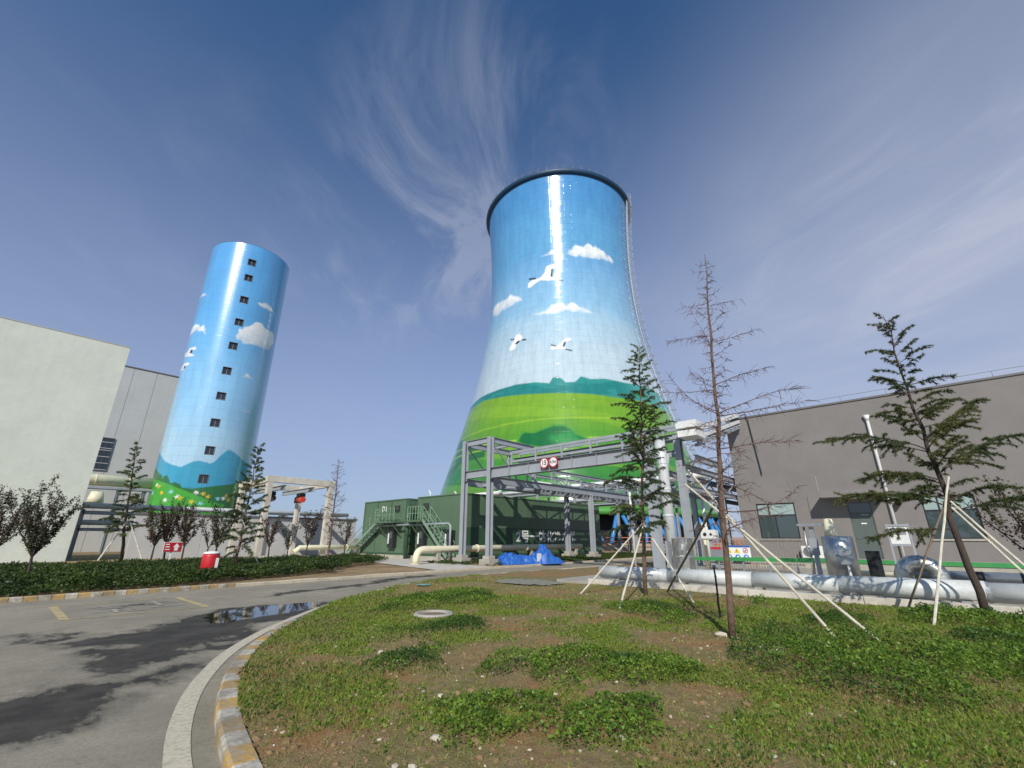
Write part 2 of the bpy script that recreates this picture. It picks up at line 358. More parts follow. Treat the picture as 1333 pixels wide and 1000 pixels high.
M['mural'] = mural_mat('glossy mural paint', 1.25, 1.15, 0.26, 0.04, 0.9)
M['mural2'] = mural_mat('glossy mural paint on tower', 1.6, 1.5, 0.15)

# mural outlines: (degrees round the shell, metres up)
CTM={"b1w":[[-13.6,51.87],[-10.5,52.92],[-9.4,54.29],[-6.2,54.68],[-1.7,54.61],[1.0,54.24],[0.8,53.71],[-2.2,53.89],[-4.8,53.52],[-6.4,51.99],[-2.5,51.19],[-2.5,50.77],[-8.5,50.85],[-13.6,51.27],[-17.9,50.6],[-20.6,50.01],[-22.8,50.21],[-22.7,51.2],[-20.1,51.67],[-16.8,51.76]],"b1k":[[-5.8,53.57],[-4.5,53.62],[-5.2,51.51],[-6.3,51.74]],"b1n":[[-22.4,52.42],[-16.8,52.11],[-16.8,51.76],[-22.0,51.99]],"b1l":[[-2.5,50.99],[2.1,50.62],[1.8,50.28],[-2.6,50.67]],"b2w":[[-33.3,38.86],[-30.4,38.73],[-29.6,39.49],[-27.4,39.56],[-25.1,38.91],[-24.4,38.17],[-26.4,38.02],[-28.3,37.36],[-29.4,36.14],[-32.7,36.22],[-33.5,36.7],[-31.7,37.85],[-30.3,38.37]],"b2k":[[-29.8,37.5],[-27.6,38.03],[-25.8,37.83],[-28.2,37.22]],"b2n":[[-33.9,38.95],[-30.5,38.77],[-30.6,38.44],[-33.6,38.68]],"b2l":[[-25.2,38.11],[-21.7,37.93],[-21.9,37.58],[-25.1,37.84]],"b3w":[[-6.5,35.28],[-3.6,35.35],[-1.1,35.61],[0.2,36.54],[2.3,36.99],[5.6,36.8],[4.7,36.48],[2.6,36.28],[1.3,35.71],[0.4,34.93],[2.8,34.56],[-0.4,34.61],[-3.6,34.8],[-5.3,34.52],[-6.7,34.81]],"b3k":[[-0.1,35.26],[0.8,36.11],[2.1,36.25],[1.3,35.39],[0.4,34.93]],"b3n":[[-6.6,35.84],[-3.6,35.41],[-3.8,35.16],[-6.6,35.58]],"b3l":[[1.3,34.65],[5.2,34.24],[5.0,33.98],[1.3,34.38]],"c1":[[-14.0,57.07],[-10.2,57.54],[-7.3,57.61],[-5.4,58.07],[-2.9,57.97],[-1.3,57.55],[1.7,57.22],[1.7,57.0],[-6.1,56.95]],"c2":[[4.7,56.89],[7.4,57.42],[8.5,58.21],[11.3,58.96],[15.0,58.97],[18.4,59.75],[21.8,60.0],[25.1,59.47],[28.7,59.55],[31.0,59.01],[35.6,58.88],[38.1,58.23],[42.3,57.78],[44.1,57.27],[41.8,56.52],[36.7,56.45],[32.8,56.62],[27.9,56.65],[22.0,56.28],[16.6,56.33],[8.3,56.53]],"c3":[[-60.4,47.77],[-62.6,49.77],[-58.5,50.62],[-51.1,50.24],[-42.5,49.57],[-38.8,49.98],[-33.0,49.44],[-29.6,48.32],[-26.7,47.66],[-28.7,47.17],[-35.1,47.36],[-42.3,47.19],[-49.2,47.04],[-55.9,47.27]],"c4":[[-18.3,43.29],[-12.5,43.74],[-8.2,43.85],[-5.8,44.77],[-3.9,45.29],[-1.1,45.47],[1.6,45.23],[2.5,44.64],[4.4,45.2],[7.2,45.42],[10.0,45.03],[11.7,44.37],[15.3,43.93],[19.0,43.2],[21.0,42.78],[15.0,42.69],[9.5,42.93],[5.0,43.16],[0.5,42.99],[-4.1,42.67],[-10.6,42.69]],"g_teal":[[-63.9,27.43],[-51.3,27.82],[-37.3,27.92],[-24.6,28.12],[-13.9,27.95],[-7.0,27.45],[-5.6,28.54],[-3.2,28.68],[-0.7,28.14],[0.5,27.46],[5.2,27.5],[8.3,28.63],[12.9,28.1],[20.0,28.34],[30.6,28.01],[49.3,28.14],[66.6,27.72]],"g_lime":[[-58.8,26.26],[-47.4,26.59],[-29.4,26.03],[-13.4,25.56],[0.3,25.28],[13.6,25.0],[22.9,24.66],[41.0,24.65],[57.7,24.19]],"g_bush":[[-19.2,16.8],[-18.3,17.82],[-16.7,18.28],[-12.9,17.96],[-8.9,18.54],[-5.0,19.08],[-1.1,19.01],[2.0,18.33],[3.3,17.45],[5.5,17.1],[8.0,16.59],[7.9,15.91],[-4.2,15.17],[-15.7,15.98]],"g_st1":[[-61.5,20.95],[-36.8,19.36],[-18.0,18.45],[-18.0,18.3],[-36.6,19.16],[-60.7,20.68]],"g_st2":[[6.6,18.49],[14.0,19.49],[22.0,20.2],[21.9,20.01],[13.9,19.23],[6.9,18.31]],"g_dk1":[[-64.7,13.95],[-56.8,14.6],[-72.1,20.83],[-57.4,19.42],[-35.5,16.39],[-34.2,14.73],[-51.8,14.29],[-56.6,12.38],[-61.0,11.87],[-68.2,13.01]],"g_dk2":[[-26.4,9.91],[-17.9,10.09],[-9.4,9.53],[-1.7,8.98],[5.7,8.21],[5.5,7.2],[-25.5,7.87]]}
PTM={"d1":[[-85.6,31.15],[-85.8,31.58],[-71.9,31.46],[-56.5,31.12],[-55.7,30.9],[-68.7,30.96],[-85.6,31.31]],"d2":[[18.8,30.58],[23.6,30.87],[28.2,30.85],[31.8,31.31],[39.0,31.11],[47.6,30.77],[50.4,30.53],[41.2,30.31],[32.9,30.32],[25.6,30.43]],"d3":[[-3.5,25.39],[-1.4,25.82],[-3.2,26.26],[0.5,26.63],[5.8,26.68],[9.2,27.25],[15.1,27.63],[16.5,27.87],[24.4,28.12],[31.4,28.02],[39.2,27.92],[48.9,27.81],[60.6,27.98],[65.6,27.66],[66.6,26.76],[62.2,25.78],[54.6,25.19],[41.9,25.03],[29.6,24.89],[19.4,24.75],[11.4,24.9],[3.9,25.0],[-1.7,25.15]],"d4":[[-85.8,25.98],[-85.5,26.64],[-85.8,27.15],[-72.0,26.89],[-60.2,26.63],[-54.5,26.35],[-46.7,26.35],[-35.7,25.67],[-44.5,25.67],[-57.7,25.73],[-76.3,25.94]],"e1":[[-85.7,22.95],[-85.8,23.53],[-69.8,23.33],[-64.1,23.78],[-51.5,23.74],[-48.8,23.47],[-55.3,23.27],[-58.3,22.94],[-48.5,22.55],[-55.0,22.53],[-68.0,22.69]],"e1k":[[-62.4,23.1],[-59.9,23.5],[-54.8,23.35],[-57.0,22.94]],"e2":[[-85.6,20.9],[-85.6,21.45],[-78.4,21.5],[-69.4,21.85],[-57.7,21.75],[-55.4,21.51],[-62.2,21.28],[-63.9,20.94],[-76.3,20.96]],"e2k":[[-69.3,21.13],[-66.1,21.48],[-61.7,21.36],[-64.2,20.98]],"g_ridge":[[-85.6,11.3],[-68.2,10.57],[-53.9,9.77],[-41.1,9.35],[-28.4,9.09],[-23.2,9.36],[-17.6,9.68],[-10.2,9.87],[-2.2,9.77],[3.5,9.63],[7.8,9.85],[12.2,10.45],[18.9,11.26],[22.9,11.44],[30.0,11.24],[42.7,10.67],[52.5,10.31],[69.6,10.37]],"g_dark":[[-85.6,9.53],[-69.4,8.93],[-59.0,8.41],[-53.0,8.23],[-50.5,7.77],[-48.6,8.15],[-44.4,8.21],[-39.9,7.75],[-37.5,7.3],[-31.6,7.45],[-25.1,7.23],[-21.3,6.84],[-9.2,6.79],[7.0,7.06],[29.8,7.46],[58.2,8.05]],"g_lime":[[-85.7,8.11],[-65.6,7.84],[-42.2,7.31],[-28.3,6.89],[-16.1,6.51],[0.2,5.97],[17.0,5.45],[24.2,5.29]],"g_f5":[[17.8,20.62],[26.9,21.0],[37.8,20.69],[30.0,20.56]],"g_f6":[[31.4,16.51],[41.5,17.13],[45.4,16.78],[38.1,16.52]],"g_f7":[[-85.5,16.37],[-85.6,16.69],[-65.1,16.38],[-68.1,16.22]],"win":[[-0.3,36.23],[-0.3,33.89],[0.4,30.64],[0.4,27.43],[-0.5,24.15],[-1.2,20.83],[-1.3,17.61],[-1.2,14.35],[-0.1,11.1],[-0.2,7.9]],"fl":[[-58.4,7.16],[-52.9,7.0],[-46.1,6.31],[-33.4,6.41],[-24.8,5.9],[-20.8,5.74],[-7.4,5.39],[2.6,5.24],[-4.5,6.4],[3.3,6.29],[9.3,6.02],[21.1,5.85],[28.2,5.9],[35.7,5.79],[32.1,6.23],[-63.5,6.32],[-38.4,5.54]]}
# ------------------------------------------------------------------ ground, road, kerbs
def spline(pts, step):
    """Catmull-Rom through pts, resampled at even steps"""
    p = [Vector((a[0], a[1], 0)) for a in pts]; out = []
    for i in range(len(p) - 1):
        a = p[max(i - 1, 0)]; b = p[i]; c = p[i + 1]; d = p[min(i + 2, len(p) - 1)]
        for k in range(24):
            t = k / 24; out.append(0.5 * ((2 * b) + (c - a) * t + (2 * a - 5 * b + 4 * c - d) * t * t + (3 * b - a - 3 * c + d) * t ** 3))
    out.append(p[-1]); res = [out[0]]; acc = 0
    for a, b in zip(out, out[1:]):
        L = (b - a).length; pos = 0
        while acc + (L - pos) >= step:
            pos += step - acc; res.append(a + (b - a) * (pos / L)); acc = 0
        acc += L - pos
    return res
def offset(path, d):
    out = []
    for i, p in enumerate(path):
        t = (path[min(i + 1, len(path) - 1)] - path[max(i - 1, 0)]).normalized(); out.append(p + Vector((-t.y, t.x, 0)) * d)
    return out
KERB_IN = [(1.25, -4), (1.3, 0), (1.42, 2.6), (1.64, 4.19), (1.95, 5.48), (2.47, 6.82), (3.33, 8.32), (4.95, 10.3), (6.95, 12.25), (9.9, 14.1), (13.0, 15.0), (16.5, 15.25), (21, 15.05), (26, 14.9), (34, 14.8), (44, 14.8)]
kin = offset(spline(KERB_IN, 0.32), 0.10)
KERB_V = 18.45     # face of the far kerb

gm = NM('earth'); g1 = gm.noise(0.35, 6, 0.6); g2 = gm.noise(6, 5, 0.65)
gc = gm.mix(gm.ramp(g1, 0.4, 0.62), C('8a745c'), C('6d6a4a')); gc = gm.mix(gm.ramp(g2, 0.35, 0.7), gc, C('9c8770')); gm.base(gc).rough(0.95); gm.bump(g2, 0.5, 0.05)
M['earth'] = gm.m
g = MB().add([(-900, -900, -0.06), (2500, -900, -0.06), (2500, 2500, -0.06), (-900, 2500, -0.06)], [(0, 1, 2, 3)]).build('ground', M['earth']); tag(g, kind='structure')

# asphalt road with damp stains left by standing water
WET_A = [(1.46, 10.78), (2.13, 11.27), (3.15, 12.09), (4.2, 12.9), (5.0, 12.95), (6.6, 12.5), (6.25, 11.9), (5.64, 11.05), (4.47, 10.34), (3.71, 10.66), (3.3, 9.9), (3.59, 8.6), (3.06, 8.99), (2.34, 8.63), (1.82, 8.26), (1.28, 8.68), (1.33, 9.41), (1.89, 9.72), (1.5, 10.31), (1.04, 11.41), (0.94, 12.18), (1.3, 11.6)]
WET_B = [(-0.6, 8.6), (0.48, 7.6), (0.88, 7.45), (1.3, 7.81), (1.83, 7.86), (2.07, 7.54), (1.56, 7.21), (1.04, 6.6), (0.74, 6.11), (0.47, 6.0), (-0.8, 6.1), (-1.5, 7.4)]
WET_C = [(5.61, 14.9), (6.3, 15.3), (9.89, 16.4), (13, 17.6), (15.95, 18.38), (26, 18.4), (26, 18.0), (16, 17.9), (12, 16.6), (9.5, 15.75), (7.2, 15.0)]
WET_D = [(2.4, 15.1), (3.2, 15.5), (3.6, 15.3), (3.0, 15.0)]
PUD = [(3.30, 11.5), (3.45, 12.0), (3.97, 12.73), (4.91, 12.85), (5.8, 12.75), (6.47, 12.32), (5.95, 11.95), (5.4, 11.45), (4.7, 11.25), (4.05, 10.95), (3.5, 11.0)]
def grid(x0, x1, y0, y1, st):
    xs = np.arange(x0, x1 + st * 0.5, st); ys = np.arange(y0, y1 + st * 0.5, st); X, Y = np.meshgrid(xs, ys); nx, ny = len(xs), len(ys)
    i = np.arange((nx - 1) * (ny - 1)); r, c = i // (nx - 1), i % (nx - 1); a = r * nx + c
    return X.ravel(), Y.ravel(), np.stack([a, a + 1, a + nx + 1, a + nx], 1)
rm = NM('asphalt'); at_ = rm.n('ShaderNodeAttribute'); at_.attribute_name = 'wet'; wet = rm.math('ADD', at_.outputs['Fac'], rm.math('MULTIPLY', rm.math('SUBTRACT', rm.noise(3.5, 8, 0.72, stretch=(1.6, 0.8, 1)), 0.5), 1.5))
wetm = rm.math('ADD', rm.math('MULTIPLY', rm.ramp(wet, 0.02, 0.50), 0.40), rm.math('MULTIPLY', rm.ramp(wet, 0.42, 0.66), 0.60))
n1 = rm.noise(0.5, 6, 0.62, dist=0.4); n2 = rm.noise(60, 3, 0.7); n3 = rm.noise(2.2, 5, 0.6, stretch=(0.6, 1.6, 1))
ac = rm.mix(rm.ramp(n1, 0.35, 0.68), C('8f8876'), C('a89f8a')); ac = rm.mix(rm.ramp(n3, 0.4, 0.75, 0, 0.35), ac, C('7d7565'))
ac = rm.mix(rm.ramp(rm.noise(24, 5, 0.75), 0.42, 0.68, 0, 0.45), ac, C('6b6455')); ac = rm.mix(rm.ramp(n2, 0.35, 0.7, 0, 0.35), ac, C('615a4e')); ac = rm.mix(rm.ramp(rm.noise(4, 6, 0.7), 0.58, 0.72, 0, 0.45), ac, C('bdb29a')); ac = rm.mix(rm.ramp(rm.noise(1.3, 7, 0.7, dist=1.0), 0.56, 0.64, 0, 0.4), ac, C('6f685a')); ac = rm.mix(rm.ramp(rm.noise(150, 2, 0.6), 0.5, 0.75, 0, 0.5), ac, C('c2b8a2'))
ac = rm.mix(rm.math('MULTIPLY', wetm, rm.ramp(rm.noise(1.8, 6, 0.7), 0.25, 0.8, 0.97, 0.72)), ac, C('1c150e'))
rm.base(ac); rm.rough(rm.math('SUBTRACT', 0.92, rm.math('MULTIPLY', wetm, 0.14))); rm.bump(rm.math('ADD', n2, rm.noise(220, 2)), 0.6, 0.008)
M['asphalt'] = rm.m
x, y, f = grid(-9, 14, 2.0, 18.44, 0.07)
def wetness(x, y):
    w = np.zeros(len(x)); jx = x + (fbm(x * 1.4, y * 1.4, 3, 6) - 0.5) * 1.5; jy = y + (fbm(x * 1.4, y * 1.4, 9, 6) - 0.5) * 1.5
    for p, s in ((WET_A, 0.34), (WET_B, 0.42), (WET_C, 0.30), (WET_D, 0.2)): w = np.maximum(w, 0.5 + sdf(jx, jy, p) / s * 0.5)
    return np.clip(w, 0, 1)
road = np_mesh('road', np.stack([x, y, np.zeros_like(x)], 1), f, M['asphalt']); tag(road, kind='structure'); set_float(road, wetness(x, y), 'wet')
r2 = MB().box(14.0, 70, 10, 18.44, -0.04, 0.0).box(-60, -9.0, -40, 18.44, -0.04, 0.0).box(-9.0, 14.0, -40, 2.0, -0.04, 0.0).build('road_beyond', M['asphalt']); tag(r2, kind='structure')
# puddle: an uneven sheet of still water
pp = []
for i in range(len(PUD)):
    a = Vector(PUD[i]); b = Vector(PUD[(i + 1) % len(PUD)])
    for k in range(8):
        q = a.lerp(b, k / 8); n_ = (b - a).normalized(); n_ = Vector((-n_.y, n_.x)); q = q + n_ * float(fbm(q.x * 3.0, q.y * 3.0, 5) - 0.5) * 0.4; pp.append((q.x, q.y, 0.004))
pm = NM('puddle water'); pm.base(C('211f1c')).rough(0.03); pm.b.inputs['IOR'].default_value = 1.33; pm.b.inputs['Specular IOR Level'].default_value = 0.9; pm.bump(pm.noise(2.0, 2), 0.04, 0.02)
pd = MB().add(pp, [tuple(range(len(pp)))]).build('puddle', pm.m); tag(pd, kind='structure')

# painted road markings: fire lane box with worn characters, edge lines
mk = NM('worn yellow paint'); fa = mk.ramp(mk.noise(5, 6, 0.7), 0.34, 0.6); mk.base(mk.mix(fa, C('8f8a7c'), C('c4ae72'))).rough(0.8); M['mark'] = mk.m
bx0, bx1, by0, by1 = 1.45, 4.0, 13.75, 16.55
def strip(p0, p1, w, z=0.006):
    p0 = Vector((p0[0], p0[1], z)); p1 = Vector((p1[0], p1[1], z)); d = (p1 - p0).normalized(); n = Vector((-d.y, d.x, 0)) * w / 2
    return [(p0 + n), (p1 + n), (p1 - n), (p0 - n)]
mb = MB()
for a, b, w in (((bx0, by0), (bx0, by1), 0.16), ((bx1, by0), (bx1, by1), 0.16), ((bx0 + .09, by0 + 0.03), (bx1 - .09, by0 + 0.03), 0.07), ((bx0 + .09, by1 - 0.03), (bx1 - .09, by1 - 0.03), 0.07)):
    mb.add(strip(a, b, w), [(3, 2, 1, 0)])
o = mb.build('road_marking', M['mark']); tag(o, kind='structure')
mk2 = NM('faded lettering'); fa = mk2.ramp(mk2.noise(6, 6, 0.75), 0.42, 0.62); mk2.base(mk2.mix(fa, C('86827a'), C('b9b09a'))).rough(0.85)
mb = MB()
for (a, b, w) in (((1.95, 14.6), (2.75, 14.6), .10), ((1.95, 15.55), (2.9, 15.7), .12), ((2.1, 15.2), (2.8, 15.15), .10), ((2.35, 14.3), (2.4, 15.0), .10), ((3.0, 15.9), (3.6, 15.75), .12), ((3.05, 15.35), (3.7, 15.35), .10), ((3.3, 14.9), (3.35, 16.0), .10), ((3.05, 14.6), (3.75, 14.65), .12), ((2.55, 14.3), (3.0, 14.2), .08)):
    mb.add(strip(a, b, w, 0.0063 + 0.0004 * len(mb.f)), [(3, 2, 1, 0)])
o = mb.build('road_lettering', mk2.m); tag(o, kind='structure')
el = NM('worn white line'); fa = el.ramp(el.noise(22, 6, 0.75), 0.30, 0.58); el.base(el.mix(fa, C('9c9482'), C('c9bfa6'))).rough(0.8)
eo = offset(kin, 0.35); ei = offset(kin, 0.17); eo2 = offset(kin, 0.34); n = 36
mb = MB(); N0 = sum(1 for p in kin if p.x < 6.9)
for i in range(N0 - 1):
    t0 = max(0.0, (i - N0 + 14) / 14); t1 = max(0.0, (i + 1 - N0 + 14) / 14)
    a0 = eo[i].lerp(kin[i] + (eo[i] - kin[i]).normalized() * 0.14, t0); a1 = eo[i + 1].lerp(kin[i + 1] + (eo[i + 1] - kin[i + 1]).normalized() * 0.14, t1)
    b0 = ei[i].lerp(kin[i] + (ei[i] - kin[i]).normalized() * 0.04, t0); b1 = ei[i + 1].lerp(kin[i + 1] + (ei[i + 1] - kin[i + 1]).normalized() * 0.04, t1)
    mb.add([(p.x, p.y, 0.006) for p in (a0, a1, b1, b0)], [(3, 2, 1, 0)])
o = mb.build('edge_line', el.m); tag(o, kind='structure')

# kerbs: every stone a piece of its own
def kerb_run(name, path, w, h, painted, seed):
    rr = random.Random(seed)
    mb = MB(); off = offset(path, -w)
    for i in range(len(path) - 1):
        a, b, c, d = path[i], path[i + 1], off[i + 1], off[i]; e = 0.02
        mb.add([(q.x, q.y, z) for z in (-0.03, h * 0.35) for q in (a.lerp(d, .12), b.lerp(c, .12), c.lerp(b, .12), d.lerp(a, .12))], [(3, 2, 1, 0), (4, 5, 6, 7), (0, 1, 5, 4), (1, 2, 6, 5), (2, 3, 7, 6), (3, 0, 4, 7)])
    k = mb.build(name, M['conc']); tag(k, kind='structure')
    for i in range(len(path) - 1):
        a, b, c, d = path[i], path[i + 1], off[i + 1], off[i]; t = (b - a); g_ = 0.006 / max(t.length, .01)
        a2, b2, c2, d2 = a.lerp(b, g_), b.lerp(a, g_), c.lerp(d, g_), d.lerp(c, g_)
        hh = h + rr.uniform(-0.008, 0.008); mid = (a + c) / 2; jit = Vector((rr.uniform(-.006, .006), rr.uniform(-.006, .006), 0))
        ring = [a2, b2, c2, d2]; top = [a2.lerp(d2, .12), b2.lerp(c2, .12), c2.lerp(b2, .06), d2.lerp(a2, .06)]
        vs = [(q.x + jit.x, q.y + jit.y, -0.02) for q in ring] + [(q.x + jit.x, q.y + jit.y, hh - 0.025) for q in ring] + [(q.x + jit.x, q.y + jit.y, hh) for q in top]
        fs = [(0, 1, 5, 4), (1, 2, 6, 5), (2, 3, 7, 6), (3, 0, 4, 7), (4, 5, 9, 8), (5, 6, 10, 9), (6, 7, 11, 10), (7, 4, 8, 11), (8, 9, 10, 11)]
        m = painted(i, mid); MB().add(vs, fs).build('kerb_stone', m, k)
    return k
kerb_run('kerb', kin[:46], 0.19, 0.11, lambda i, p: (M['yellowp'] if i % 2 else M['kerbw']) if p.x < 6.6 else M['kerb'], 1)
kerb_run('kerb_beyond', spline(KERB_IN[8:], 0.9), 0.19, 0.10, lambda i, p: M['kerb'], 2)
far = [Vector((-9 + i * 0.27, KERB_V, 0)) for i in range(int((6.2 + 9) / 0.27) + 1)]
kerb_run('kerb_opposite', far, -0.16, 0.13, lambda i, p: M['yellowp'] if i % 2 else M['kerbw'], 3)
far2 = [Vector((far[-1].x + i * 1.0, KERB_V, 0)) for i in range(42)]
kerb_run('kerb_opposite_plain', far2, -0.16, 0.12, lambda i, p: M['kerb'], 4)

# verge behind the far kerb and the lawn island in front
vm = NM('verge soil'); v1 = vm.noise(0.45, 5, 0.6); v2 = vm.noise(9, 5, 0.7)
vc = vm.mix(vm.ramp(v1, 0.42, 0.6), C('8d744f'), C('ab9068')); vc = vm.mix(vm.ramp(v2, 0.4, 0.75), vc, C('6f5b3e')); vm.base(vc).rough(0.95); vm.bump(v2, 0.6, 0.04); M['soil'] = vm.m
x, y, f = grid(-40, 66, KERB_V + 0.1, 130.0, 0.6)
z = 0.085 + 0.03 * (fbm(x * 0.8, y * 0.8, 21) - 0.5); o = np_mesh('verge', np.stack([x, y, z], 1), f, M['soil'], smooth=True); tag(o, kind='structure')
apron = MB().add([(15.2, 18.66, .115), (19.0, 18.66, .115), (19.6, 21.0, .115), (20.0, 26.6, .115), (30, 26.9, .115), (30, 30, .115), (17.0, 46, .115), (15.2, 44, .115), (17.2, 27.5, .115)], [tuple(range(9))]).build('path', M['concw']); tag(apron, kind='structure')

LAWN = [(p.x, p.y) for p in offset(kin, -0.17)] + [(44, 14.4), (44, 11), (14.35, 11), (14.35, -40), (1.2, -40)]
lm = NM('lawn soil'); q1 = lm.noise(0.55, 5, 0.6); q2 = lm.noise(8, 6, 0.7); q3 = lm.noise(1.4, 4, 0.6); q4 = lm.noise(45, 3, 0.6)
lc = lm.mix(lm.ramp(q1, 0.42, 0.62), C('83704c'), C('96683c')); lc = lm.mix(lm.ramp(q3, 0.44, 0.62, 0, 0.75), lc, C('6f6a34')); lc = lm.mix(lm.ramp(q2, 0.4, 0.75, 0, 0.6), lc, C('a89268')); lc = lm.mix(lm.ramp(q4, 0.5, 0.75, 0, 0.5), lc, C('4a3d26'))
lm.base(lc).rough(0.97); lm.bump(lm.math('ADD', q2, lm.math('MULTIPLY', q4, 0.5)), 0.8, 0.05); M['lawn'] = lm.m
def lawn_h(x, y):
    return 0.10 + 0.07 * (fbm(np.asarray(x) * 0.5, np.asarray(y) * 0.5, 31) - 0.5) + 0.02 * (fbm(np.asarray(x) * 3, np.asarray(y) * 3, 32) - 0.5)
x, y, f = grid(1.3, 20.0, -8, 15.3, 0.11); keep = pip(x[f].mean(1), y[f].mean(1), LAWN); f = f[keep]
o = np_mesh('lawn', np.stack([x, y, lawn_h(x, y)], 1), f, M['lawn'], smooth=True); tag(o, kind='structure')
o = MB().box(20.0, 44, 11, 14.6, -0.02, 0.09).build('lawn_beyond', M['lawn']); tag(o, kind='structure')
yard = MB().box(14.6, 66, -60, 10.9, -0.03, 0.16).build('yard', M['conc']); tag(yard, kind='structure')
# low retaining wall with the pipe behind it
rw = thing('retaining_wall', 'low concrete retaining wall behind the lawn, under the big silver pipe', 'wall', (14.5, 0, 0))
for i in range(16):
    y0 = 9.4 - i * 2.6; MB().box(14.42, 14.66, y0 - 2.588, y0, -0.02, 0.26 + 0.01 * (i % 2)).build('wall_block', M['concw'], rw, bevel=0.012)
# ------------------------------------------------------------------ cooling tower with its mural
CT = (77.914, 54.354); PT = (15.519, 64.149)
PROF = np.array([(5.2, 27.65), (10.2, 26.15), (16, 24.35), (22, 22.6), (28, 20.9), (35, 19.1), (42, 17.85), (50, 17.05), (56, 16.7), (61, 16.65), (67, 16.85), (72, 17.17), (76, 17.5), (78, 17.68)])
_c = np.polyfit(PROF[:, 0], PROF[:, 1], 5)
def RC(z): return np.polyval(_c, z)
def revolve(name, c, Rf, th, zs, mat, parent, colfn, skip=None):
    base = math.atan2(-c[1], -c[0]); T, Z = np.meshgrid(np.radians(th), zs); Rr = Rf(Z)
    X = c[0] + Rr * np.cos(T + base); Y = c[1] + Rr * np.sin(T + base); nt = len(th)
    i = np.arange(nt * (len(zs) - 1)); r, k = i // nt, i % nt; a = r * nt + k; b = r * nt + (k + 1) % nt
    F = np.stack([a, b, b + nt, a + nt], 1)
    if skip is not None:
        tt = np.degrees(T).ravel(); zz = Z.ravel(); ct = tt[F[:, 0]] * 0.5 + tt[F[:, 1]] * 0.5; cz = zz[F[:, 0]] * 0.5 + zz[F[:, 3]] * 0.5
        F = F[~skip(ct, cz)]
    o = np_mesh(name, np.stack([X.ravel(), Y.ravel(), Z.ravel()], 1), F, mat, parent, smooth=True, off=origin(parent))
    set_color(o, colfn(np.degrees(T).ravel(), Z.ravel()))
    uv = o.data.uv_layers.new(name='UVMap'); U_ = (T * Rf(np.array(40.0))).ravel(); V_ = Z.ravel()
    li = np.zeros(len(o.data.loops), dtype=np.int32); o.data.loops.foreach_get('vertex_index', li)
    uvs = np.stack([U_[li], V_[li]], 1).astype(np.float32); uv.data.foreach_set('uv', uvs.ravel())
    return o
def rgb(h): return np.array(C(h)[:3])
def grad(z, stops):
    zs = [s[0] for s in stops]; cs = np.array([rgb(s[1]) for s in stops]); return np.stack([np.interp(z, zs, cs[:, k]) for k in range(3)], 1)
def lay(col, m, c): return col * (1 - m[:, None]) + np.asarray(c) * m[:, None]
def cloud(col, x, z, poly, soft=0.5):
    p = np.array(poly); b = (x > p[:, 0].min() - 3) & (x < p[:, 0].max() + 3) & (z > p[:, 1].min() - 3) & (z < p[:, 1].max() + 3)
    xb, zb = x[b], z[b]; jx = xb + (fbm(xb * 0.9, zb * 0.9, 4, 3) - 0.5) * 1.2; jz = zb + (fbm(xb * 0.9, zb * 0.9, 8, 3) - 0.5) * 1.2
    m = sstep(-soft * 0.4, soft, sdf(jx, jz, poly)); h = (zb - p[:, 1].min()) / np.ptp(p[:, 1])
    sh = np.clip(0.25 + 0.9 * h + 0.9 * (fbm(xb * 0.8, zb * 1.1, 14, 4) - 0.5), 0, 1)
    cc = rgb('b9cdda') * (1 - sh[:, None]) + rgb('fbfaf4') * sh[:, None]
    col[b] = lay(col[b], m, cc); return col
def poly_px(col, x, z, poly, c, soft=0.08):
    p = np.array(poly); b = (x > p[:, 0].min() - 1) & (x < p[:, 0].max() + 1) & (z > p[:, 1].min() - 1) & (z < p[:, 1].max() + 1)
    if b.any(): col[b] = lay(col[b], sstep(-soft, soft, sdf(x[b], z[b], poly)), rgb(c))
    return col
def above(x, z, line): p = sorted(line); return z - np.interp(x, [q[0] for q in p], [q[1] for q in p])
DS = 17.5 * math.pi / 180       # degrees to metres round the shell
def sc(poly, k): return [(a * k, b) for a, b in poly]
